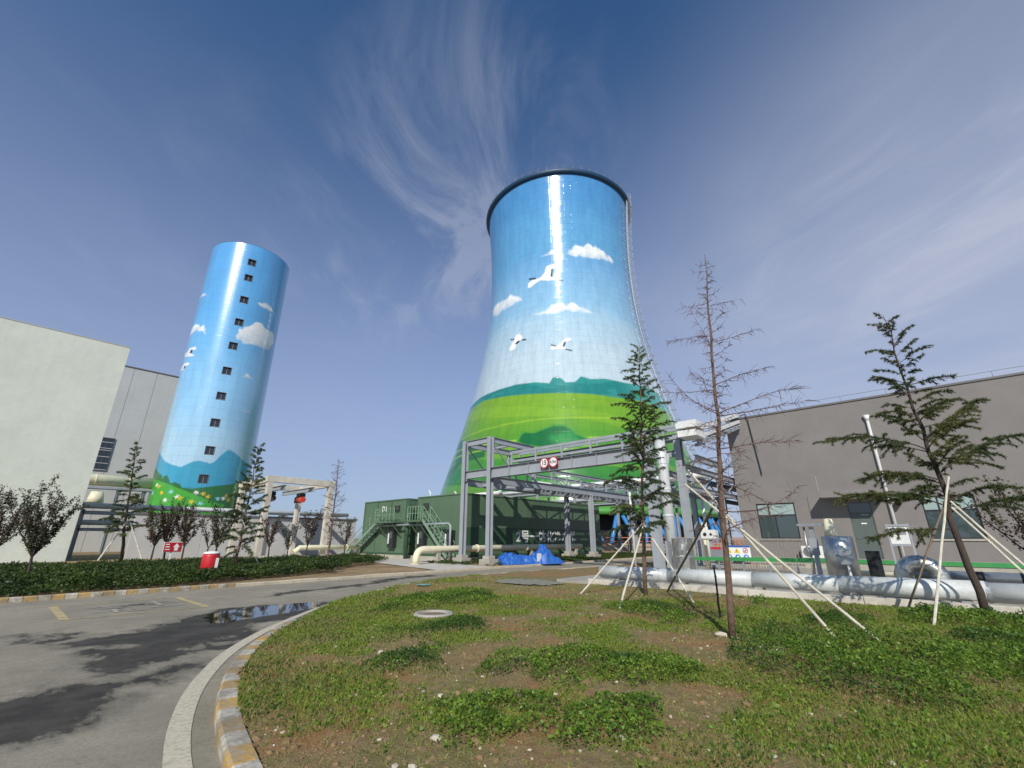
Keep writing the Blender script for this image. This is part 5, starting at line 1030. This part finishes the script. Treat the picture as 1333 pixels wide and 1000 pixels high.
def bare(label, base, top, r0, lenf, nb, seed, name='dead_tree', specials=(), el=.15, tw_r=.0035, tdens=1.0, bark='bark'):
    rs = np.random.default_rng(seed); t = thing(name, label, 'tree', base); tp_ = trunk_pts(base, top, 16, rs, .02); n = len(tp_)
    MB().tube(tp_, [r0 * (1 - .92 * k / (n - 1)) ** .9 for k in range(n)], 10).build('trunk', M[bark], t, smooth=True); bm_ = MB(); tm = MB()
    def branch(f, az, ln, e_, dr):
        p = at_frac(tp_, f); pts = polyline(p, az, e_, ln, 9, dr, rs, .10); rb = max(.005, r0 * .24 * (1 - .6 * f) * min(1.1, .35 + ln / 1.8))
        bm_.tube(pts, [rb * (1 - .82 * k / 9) for k in range(10)], 5, False)
        for k in range(int(ln / .045 * tdens)):
            s = .08 + .9 * rs.random(); q = at_frac(pts, s); dv = pts[-1] - pts[0]; a2 = math.atan2(dv[1], dv[0]) + rs.choice([-1, 1]) * rs.uniform(.4, 1.3); tl = rs.uniform(.06, .24) * (.6 + .5 * min(ln, 1.2))
            tw = polyline(q, a2, rs.normal() * .55 - .1, tl, 3, .3, rs, .2); tm.tube(tw, [tw_r, tw_r * .8, tw_r * .6, tw_r * .4], 3, False)
    ga = rs.random() * 6
    for k in range(nb):
        f = .2 + .78 * (k + rs.random()) / nb; ga += 2.4 + rs.normal() * .4; branch(f, ga, lenf(f) * rs.uniform(.25, 1.3), el + rs.normal() * .25, -.1 + rs.normal() * .3)
    for s in specials: branch(*s)
    b_ = bm_.build('branches', M['twig'], t); tm.build('twigs', M['twig'], t); return t
LF = RT + math.pi
bare('tall bare dead conifer with thin branches in the lawn', (8.24, 2.73, .08), (8.41, 2.24, 7.12), .058, lambda f: .14 + .74 * (1 - f) ** .8 * min(1, f * 2.4), 96, 201,
     specials=[(.60, RT, 1.45, .42, .1), (.52, RT, 1.75, .38, .3), (.515, RT + .3, 1.65, .25, .25), (.52, LF, 1.15, .45, -.6), (.585, LF - .1, 1.0, -.05, -.1), (.72, RT, .95, .30, .25), (.74, LF, .85, .0, .1), (.70, LF + .3, .9, 1.2, .1), (.43, RT - .1, 1.5, .10, .0), (.28, RT, 1.5, -.05, -.9), (.35, RT + .2, 1.2, -.25, .4), (.83, RT, .65, .25, .2), (.84, LF, .6, -.2, .2), (.23, RT - .3, 1.1, .5, .6), (.41, LF, .8, -.1, .3)], tw_r=.0048, tdens=1.25)
bare('small bare tree in front of the crane frame', (13.9, 27.4, .1), (13.85, 27.45, 6.4), .075, lambda f: .25 + .95 * (1 - f) ** .8 * min(1, f * 2.2), 80, 202, 'bare_tree', tw_r=.010, tdens=1.0, el=.3)

def shrub(label, base, h, w, seed, mat, nst=5, nl=900, ls=(.06, .11), group=None, clear=.28, name='shrub'):
    rs = np.random.default_rng(seed); t = thing(name, label, 'shrub', base, group); bm_ = MB(); P, D = [], []; pts_all = []
    hb = h * clear; b = np.array(base, float)
    tr_ = polyline(b, rs.random() * 6, 1.5, hb, 3, 0, rs, .05); bm_.tube(tr_, [.055 * h / 3.2, .05 * h / 3.2, .045 * h / 3.2, .04 * h / 3.2], 6, False)
    for k in range(nst):
        az = 2 * math.pi * k / nst + rs.normal() * .4; ln = (h - hb) * rs.uniform(.7, 1.08); sp = rs.uniform(.12, 1.0) * w / h * 1.3
        pts = polyline(tr_[-1], az, 1.45 - sp, ln, 7, -.25 * sp, rs, .09); bm_.tube(pts, [.028 * h / 3.2 * (1 - .85 * q / 7) for q in range(8)], 4, False); pts_all.append(pts)
        for _ in range(6):
            q = at_frac(pts, rs.uniform(.15, .9)); tw = polyline(q, rs.random() * 6.3, rs.uniform(.5, 1.2), ln * rs.uniform(.15, .36), 4, -.2, rs, .12); bm_.tube(tw, [.009, .007, .005, .004, .003], 3, False); pts_all.append(tw)
    wts = np.array([np.linalg.norm(p[-1] - p[0]) for p in pts_all]); wts /= wts.sum()
    for i_ in rs.choice(len(pts_all), nl, p=wts):
        q = at_frac(pts_all[i_], rs.uniform(.12, 1.0)) + rs.normal(size=3) * .045 * h / 3.2; P.append(q); D.append(rs.normal(size=3) + np.array([0, 0, .5]))
    bm_.build('stems', M['barkd'], t); n = len(P); leaf_mesh('foliage', np.array(P), np.array(D), rs.uniform(*ls, n), rs.uniform(ls[0] * .5, ls[1] * .6, n), M[mat], t, rs, tri=False); return t
G = 'young purple-leaved trees along the verge'
shrub('bronze green young tree leaning beside the kerb at the left', (1.18, 22.9, .08), 3.3, 1.25, 301, 'plumg', 9, 4600, (.05, .10), G)
shrub('purple young tree cut by the left edge of the photo', (.35, 33.5, .08), 3.9, 1.6, 302, 'plum', 8, 3600, (.07, .12), G)
shrub('dark purple young tree, leftmost of three in front of the painted tower', (6.95, 36.2, .1), 3.6, 1.2, 303, 'plum', 7, 2600, (.08, .13), G)
shrub('dark purple young tree, middle one of three in front of the painted tower', (7.75, 36.8, .1), 3.9, 1.2, 304, 'plum', 7, 2800, (.08, .13), G)
shrub('dark purple young tree, rightmost of three in front of the painted tower', (8.5, 36.0, .1), 3.5, 1.1, 305, 'plum', 7, 2400, (.08, .13), G)
shrub('thin purple young tree beside the red bin', (9.5, 35, .1), 3.2, 1.0, 306, 'plum', 5, 500, (.09, .15), G)
shrub('reddish young tree under the left column of the crane frame', (12.6, 33, .1), 3.1, 1.2, 307, 'plum', 6, 800, (.09, .15), G)
shrub('small sparse young tree under the middle of the crane frame', (13.9, 33.2, .1), 2.6, .9, 308, 'plumg', 5, 450, (.08, .14), G)
shrub('reddish young tree beside the right column of the crane frame', (15.1, 33, .1), 3.4, 1.2, 309, 'plum', 6, 900, (.09, .15), G)
shrub('lone small purple tree in front of the white basin wall', (18.0, 33, .1), 3.1, .9, 310, 'plum', 5, 650, (.09, .15), G)
shrub('reddish bush in front of the grey building at the right edge', (21.0, -2.4, .16), 3.6, 1.8, 311, 'plum', 8, 2600, (.07, .12), None, .15)
shrub('bushy green young tree behind the dark cedar by the crane frame', (8.0, 27.6, .1), 3.6, 1.5, 312, 'plumg', 7, 1300, (.08, .14), G)

# stakes tied to the trees
def stake(p0, p1, r_, mat, label):
    p0, p1 = Vector(p0), Vector(p1); pts = [p0.lerp(p1, k / 6) + Vector((random.uniform(-.008, .008), random.uniform(-.008, .008), 0)) for k in range(7)]
    mb = MB().tube(pts, [r_ * (1 - .04 * k) for k in range(7)], 7)
    for k in range(1, 6): mb.disc(pts[k], p1 - p0, r_ * 1.12, 7, .015)
    solo('tree_stake', mb, M[mat], label, 'stake', 'stakes propping the trees', loc=tuple(p0))
TC = Vector((12.56, 6.17, 1.95)); TD = Vector((8.26, 2.68, 2.22)); TR_ = Vector((13.6, -.40, 2.3))
stake((11.73, 7.93, .08), TC + Vector((.02, -.05, .15)), .026, 'stake', 'pale stake leaning left from the cedar by the gantry')
stake((9.9, 5.66, .08), TC + Vector((.05, .03, .05)), .026, 'stake', 'pale stake in front of the cedar by the gantry')
stake((11.84, 4.68, .08), TC + Vector((0, .06, .12)), .026, 'stake', 'pale stake leaning right from the cedar by the gantry')
stake((9.16, 1.45, .08), (8.10, 3.04, 2.76), .024, 'stake', 'upper of two long pale stakes crossing the dead tree')
stake((9.42, .93, .08), (8.06, 3.12, 2.52), .024, 'stake', 'lower of two long pale stakes crossing the dead tree')
stake((13.7, 6.2, .12), TD + Vector((0, .02, -.05)), .028, 'stakeb', 'brown stake running back from the dead tree to the pipe')
stake((9.9, 3.45, .08), (9.78, 3.40, 1.05), .022, 'black', 'short black stake just left of the dead tree trunk')
stake((11.98, .37, .08), (13.5, -.50, 2.85), .026, 'stake', 'pale stake in front of the sparse cedar')
stake((13.3, -1.75, .08), TR_ + Vector((-.06, -.02, .05)), .026, 'stake', 'upper of two pale stakes leaning right from the sparse cedar')
stake((13.1, -1.62, .08), TR_ + Vector((-.05, 0, -.08)), .026, 'stake', 'lower of two pale stakes leaning right from the sparse cedar')
stake((13.6, .82, .08), TR_ + Vector((0, .04, .1)), .024, 'stakeb', 'brown stake leaning left from the sparse cedar')
stake((4.75, 39, .1), (5.95, 39.9, 2.9), .045, 'stake', 'long pale stake left of the small cedar near the white building')
stake((7.1, 39, .1), (6.0, 39.9, 2.7), .045, 'stake', 'pale stake right of the small cedar near the white building')
stake((9.5, 25.6, .1), (8.5, 26.2, 2.4), .032, 'stake', 'pale stake right of the cedar by the crane frame')

# ------------------------------------------------------------------ grass, weeds, ground cover, stones
rs = np.random.default_rng(77)
def sample_lawn(n, near=1.0):
    """points on the lawn, thicker where the camera stands close"""
    out = []; tot = 0
    while tot < n:
        m = n * 3; x_ = rs.uniform(1.3, 15.2, m); y_ = rs.uniform(-7, 15.2, m); d_ = np.hypot(x_, y_)
        k_ = pip(x_, y_, LAWN) & (x_ < 14.3) & (rs.random(m) < np.clip((4.5 / d_) ** near, 0, 1)) & (np.hypot(x_ - 6.55, y_ - 8.1) > .42); out.append(np.stack([x_[k_], y_[k_]], 1)); tot += k_.sum()
    return np.concatenate(out)[:n]
CLUMPS = [(7.3, 1.45, 1.1, .9, .42), (7.75, .9, 1.0, .8, .42), (6.9, .9, .7, .6, .3), (9.9, 5.0, .9, .9, .22), (9.4, 4.4, .6, .6, .2), (5.15, 3.6, .75, .45, .22), (5.5, 3.0, .7, .5, .2), (4.9, 4.3, .6, .4, .16), (8.4, 9.4, 1.3, .8, .16), (7.7, 10.0, 1.0, .7, .16), (9.5, 10.4, 1.0, .8, .16), (6.9, 9.3, .8, .6, .14), (12.8, .2, 1.2, .8, .24), (12.5, -1.2, 1.4, .9, .24), (12.9, -3, 1.5, 1.2, .22), (11.2, 1.8, .9, .6, .13), (10.6, -.4, 1.2, .9, .16), (8.9, -.4, 1.1, .8, .18), (4.0, 5.6, .8, .5, .10), (5.6, 6.9, .9, .7, .10), (3.4, 3.2, .8, .6, .12), (4.1, 2.3, .7, .5, .12), (12.9, 3.6, .5, .3, .22), (6.1, 7.2, .5, .5, .10)]
def clump(x_, y_):
    jx = x_ + (fbm(x_ * 1.1, y_ * 1.1, 91, 5) - .5) * 1.35; jy = y_ + (fbm(x_ * 1.1, y_ * 1.1, 95, 5) - .5) * 1.35; h_ = np.zeros(len(x_))
    for cx, cy, rx, ry, ch in CLUMPS: h_ = np.maximum(h_, ch * np.clip(1 - ((jx - cx) / rx) ** 2 - ((jy - cy) / ry) ** 2, 0, 1) ** .6)
    return h_ * sstep(.22, .46, fbm(x_ * 2.6, y_ * 2.6, 98, 3)) * (.8 + .6 * fbm(x_ * .8, y_ * .8, 99))
def cover(x_, y_):
    """0 = bare soil, 1 = full sward"""
    c_ = fbm(x_ * .42 + 3, y_ * .42, 110, 4) * .62 + fbm(x_ * 1.9, y_ * 1.9, 114, 3) * .38
    bare_ = np.exp(-((x_ - 2.2) ** 2 + (y_ - 4.2) ** 2) / .9) + np.exp(-((x_ - 12) ** 2 / 5 + (y_ - 11) ** 2 / 8)) * 1.3 + np.exp(-((x_ - 13.2) ** 2 / .8 + (y_ - 5) ** 2 / 5)) + .8 * np.exp(-((x_ - 4.2) ** 2 / .8 + (y_ - .4) ** 2 / .25)) + .7 * np.exp(-((x_ - 7.2) ** 2 / 1.2 + (y_ - 6.4) ** 2 / .5)) + .7 * np.exp(-((x_ - 7.6) ** 2 / .5 + (y_ - 3.4) ** 2 / .5))
    return sstep(.40, .58, c_ + .045 - .28 * bare_)
p = sample_lawn(520000, 1.15); cv = cover(p[:, 0], p[:, 1]); p = p[rs.random(len(p)) < .10 + .90 * cv]; n = len(p)
d_ = np.hypot(p[:, 0], p[:, 1]); D = np.stack([rs.normal(size=n) * .55, rs.normal(size=n) * .55, np.ones(n) * .8], 1); L = rs.uniform(.025, .08, n) * (.7 + .03 * d_); W = rs.uniform(.004, .009, n) * (.7 + d_ * .13)
o = leaf_mesh('grass', np.stack([p[:, 0], p[:, 1], lawn_h(p[:, 0], p[:, 1]) - .004], 1), D, L, W, M['grass'], None, rs); tag(o, 'patchy short grass growing over the lawn', 'grass', kind='stuff')
p = sample_lawn(520000, 1.0); cl_ = clump(p[:, 0], p[:, 1]); low = cover(p[:, 0], p[:, 1]); k_ = (rs.random(len(p)) < np.clip(cl_ * 9, 0, 1)) | (rs.random(len(p)) < .26 * low); p = p[k_]; cl_ = cl_[k_]; n = len(p)
d_ = np.hypot(p[:, 0], p[:, 1]); hz_ = np.maximum(cl_ * (.25 + .75 * np.sqrt(rs.random(n))) * (.6 + .8 * fbm(p[:, 0] * 3, p[:, 1] * 3, 120)), rs.uniform(.004, .03, n))
D = np.stack([rs.normal(size=n), rs.normal(size=n), rs.normal(size=n) * .55 + .35], 1); L = rs.uniform(.014, .044, n) * (.75 + .035 * d_); W = L * rs.uniform(.6, .95, n)
o = leaf_mesh('weeds', np.stack([p[:, 0], p[:, 1], lawn_h(p[:, 0], p[:, 1]) + hz_], 1), D, L, W, M['clover'], None, rs, tri=False); tag(o, 'leafy green weeds and clover clumps in the lawn', 'weeds', kind='stuff')
# ground cover on the verge behind the far kerb
def verge_mask(x_, y_):
    e_ = fbm(x_ * .9, y_ * .9, 130) - .5
    far_ = np.clip(33.5 + 2 * e_ - y_, -1, 1)
    r_edge = 8.3 + (y_ - 19.0) * 1.05 + e_ * 3.2; near_ = y_ - 18.95 - np.clip((x_ - 4.5) * .35, 0, 1.6) - e_ * .5
    a_ = (x_ < np.minimum(r_edge, 19.5)) & (far_ > 0) & (near_ > 0)
    b_ = (x_ > 18.9) & (x_ < 30) & (y_ > 19.3 - e_) & (y_ < 24.2 + e_) & (fbm(x_ * .8, y_ * .8, 135) > .42); b2 = (x_ > 27) & (x_ < 46) & (y_ > 18.8) & (y_ < 24.5)
    return a_, b_ | b2
m = 900000; x_ = rs.uniform(-11, 46, m); y_ = rs.uniform(18.7, 34, m); a_, b_ = verge_mask(x_, y_); d_ = np.hypot(x_, y_); k_ = (a_ | (b_ & (rs.random(m) < .6))) & (rs.random(m) < np.clip((21 / d_) ** 1.5, 0, 1)); x_, y_, a_ = x_[k_], y_[k_], a_[k_]; n = len(x_)
hh = np.where(a_, .10 + .50 * fbm(x_ * .8, y_ * .8, 140) + .34 * (fbm(x_ * 3.0, y_ * 3.0, 141) - .5), .10 + .12 * fbm(x_ * 1.5, y_ * 1.5, 142)); edge_ = sstep(18.7, 19.8, y_) * .75 + .25; z_ = .09 + hh * edge_ * np.sqrt(rs.uniform(.12, 1, n))
D = np.stack([rs.normal(size=n), rs.normal(size=n), rs.normal(size=n) * .5 + .15], 1); L = rs.uniform(.05, .10, n); W = L * rs.uniform(.55, .9, n)
o = leaf_mesh('ground_cover', np.stack([x_, y_, z_], 1), D, L, W, M['cover'], None, rs, tri=False); tag(o, 'dense dark green ground cover on the verge behind the kerb', 'ground cover', kind='stuff')
# pebbles scattered over the lawn
def blob(c, r_, rr, flat=.6):
    ph = (1 + 5 ** .5) / 2; V_ = [(-1, ph, 0), (1, ph, 0), (-1, -ph, 0), (1, -ph, 0), (0, -1, ph), (0, 1, ph), (0, -1, -ph), (0, 1, -ph), (ph, 0, -1), (ph, 0, 1), (-ph, 0, -1), (-ph, 0, 1)]
    F_ = [(0, 11, 5), (0, 5, 1), (0, 1, 7), (0, 7, 10), (0, 10, 11), (1, 5, 9), (5, 11, 4), (11, 10, 2), (10, 7, 6), (7, 1, 8), (3, 9, 4), (3, 4, 2), (3, 2, 6), (3, 6, 8), (3, 8, 9), (4, 9, 5), (2, 4, 11), (6, 2, 10), (8, 6, 7), (9, 8, 1)]
    sx, sy = rr.uniform(.7, 1.3), rr.uniform(.7, 1.3); a_ = rr.random() * 6; out = []
    for v in V_:
        q = Vector(v).normalized() * r_ * rr.uniform(.75, 1.15); qx, qy = q.x * sx, q.y * sy; out.append((c[0] + qx * math.cos(a_) - qy * math.sin(a_), c[1] + qx * math.sin(a_) + qy * math.cos(a_), c[2] + q.z * flat))
    return out, F_
rr = random.Random(5); mb = MB(); q = sample_lawn(1500, 1.3); hq = lawn_h(q[:, 0], q[:, 1])
for (x_, y_), z_ in zip(q, hq):
    r_ = min(.045, .006 + rr.expovariate(1 / .007)); mb.add(*blob((x_, y_, z_ + r_ * .25), r_, rr))
o = mb.build('pebbles', M['rock']); tag(o, 'small pale pebbles scattered in the lawn', 'pebbles', kind='stuff')
mb = MB(); q = sample_lawn(9000, 1.1); cvq = cover(q[:, 0], q[:, 1]); q = q[rs.random(len(q)) < 1.05 - cvq]; hq = lawn_h(q[:, 0], q[:, 1])
for (x_, y_), z_ in zip(q, hq):
    r_ = min(.05, .008 + rr.expovariate(1 / .008)); mb.add(*blob((x_, y_, z_ + r_ * .1), r_, rr, .7))
o = mb.build('soil_clods', surf('soil clods', C('86704e'), .97, .35, 10, .6, 40)); tag(o, 'loose soil clods on the bare patches of the lawn', 'soil', kind='stuff')
for (x_, y_, r_, lb) in ((8.3, 2.92, .10, 'fist-sized pale stone at the foot of the dead tree'), (7.6, 1.95, .10, 'pale crumbly stone at the tip of the weed clump, right of the dead tree'), (7.75, 2.2, .08, 'smaller pale stone next to the crumbly one'), (3.75, 3.72, .05, 'round pale stone near the bottom middle of the lawn'), (3.9, 5.9, .06, 'flat pale stone in the thin grass left of centre')):
    mb = MB(); mb.add(*blob((x_, y_, float(lawn_h(x_, y_)) + r_ * .3), r_, rr)); solo('stone', mb, M['rock'], lb, 'stone', 'larger stones in the lawn', loc=(x_, y_, float(lawn_h(x_, y_))))
# discarded netting by the road and dry plant at the kerb
def net_patch(label, cx, cy, sx, sy, col, seed):
    X_, Y_ = np.meshgrid(np.linspace(-1, 1, 26), np.linspace(-1, 1, 18)); wob = 1 + .25 * (fbm(X_ * 2, Y_ * 2, seed) - .5); Xw = cx + X_ * sx * wob; Yw_ = cy + Y_ * sy * wob; Z_ = lawn_h(Xw.ravel(), Yw_.ravel()).reshape(Xw.shape) + .02 + .05 * (1 - np.abs(2 * fbm(X_ * 4, Y_ * 4, seed + 2) - 1)) * np.clip(1.3 - np.hypot(X_, Y_), 0, 1)
    i = np.arange(25 * 17); r_, c_ = i // 25, i % 25; a_ = r_ * 26 + c_; F_ = np.stack([a_, a_ + 1, a_ + 27, a_ + 26], 1); cc = np.stack([X_.ravel()[F_].mean(1), Y_.ravel()[F_].mean(1)], 1); F_ = F_[(np.hypot(cc[:, 0], cc[:, 1]) < .85 + .4 * (fbm(cc[:, 0] * 3, cc[:, 1] * 3, seed + 4) - .5))]
    o = np_mesh('debris_net', np.stack([Xw.ravel() - cx, Yw_.ravel() - cy, Z_.ravel()], 1), F_, surf('faded netting', C(col), .9, .3, 6, .4, 60)); o.location = (cx, cy, 0); tag(o, label, 'net')
net_patch('large faded grey-green debris net spread beside the road', 13.2, 11.2, 1.2, 1.6, '8a8778', 150); net_patch('small teal scrap of net at the lawn edge', 10.2, 13.2, .3, .25, '6c948e', 160)
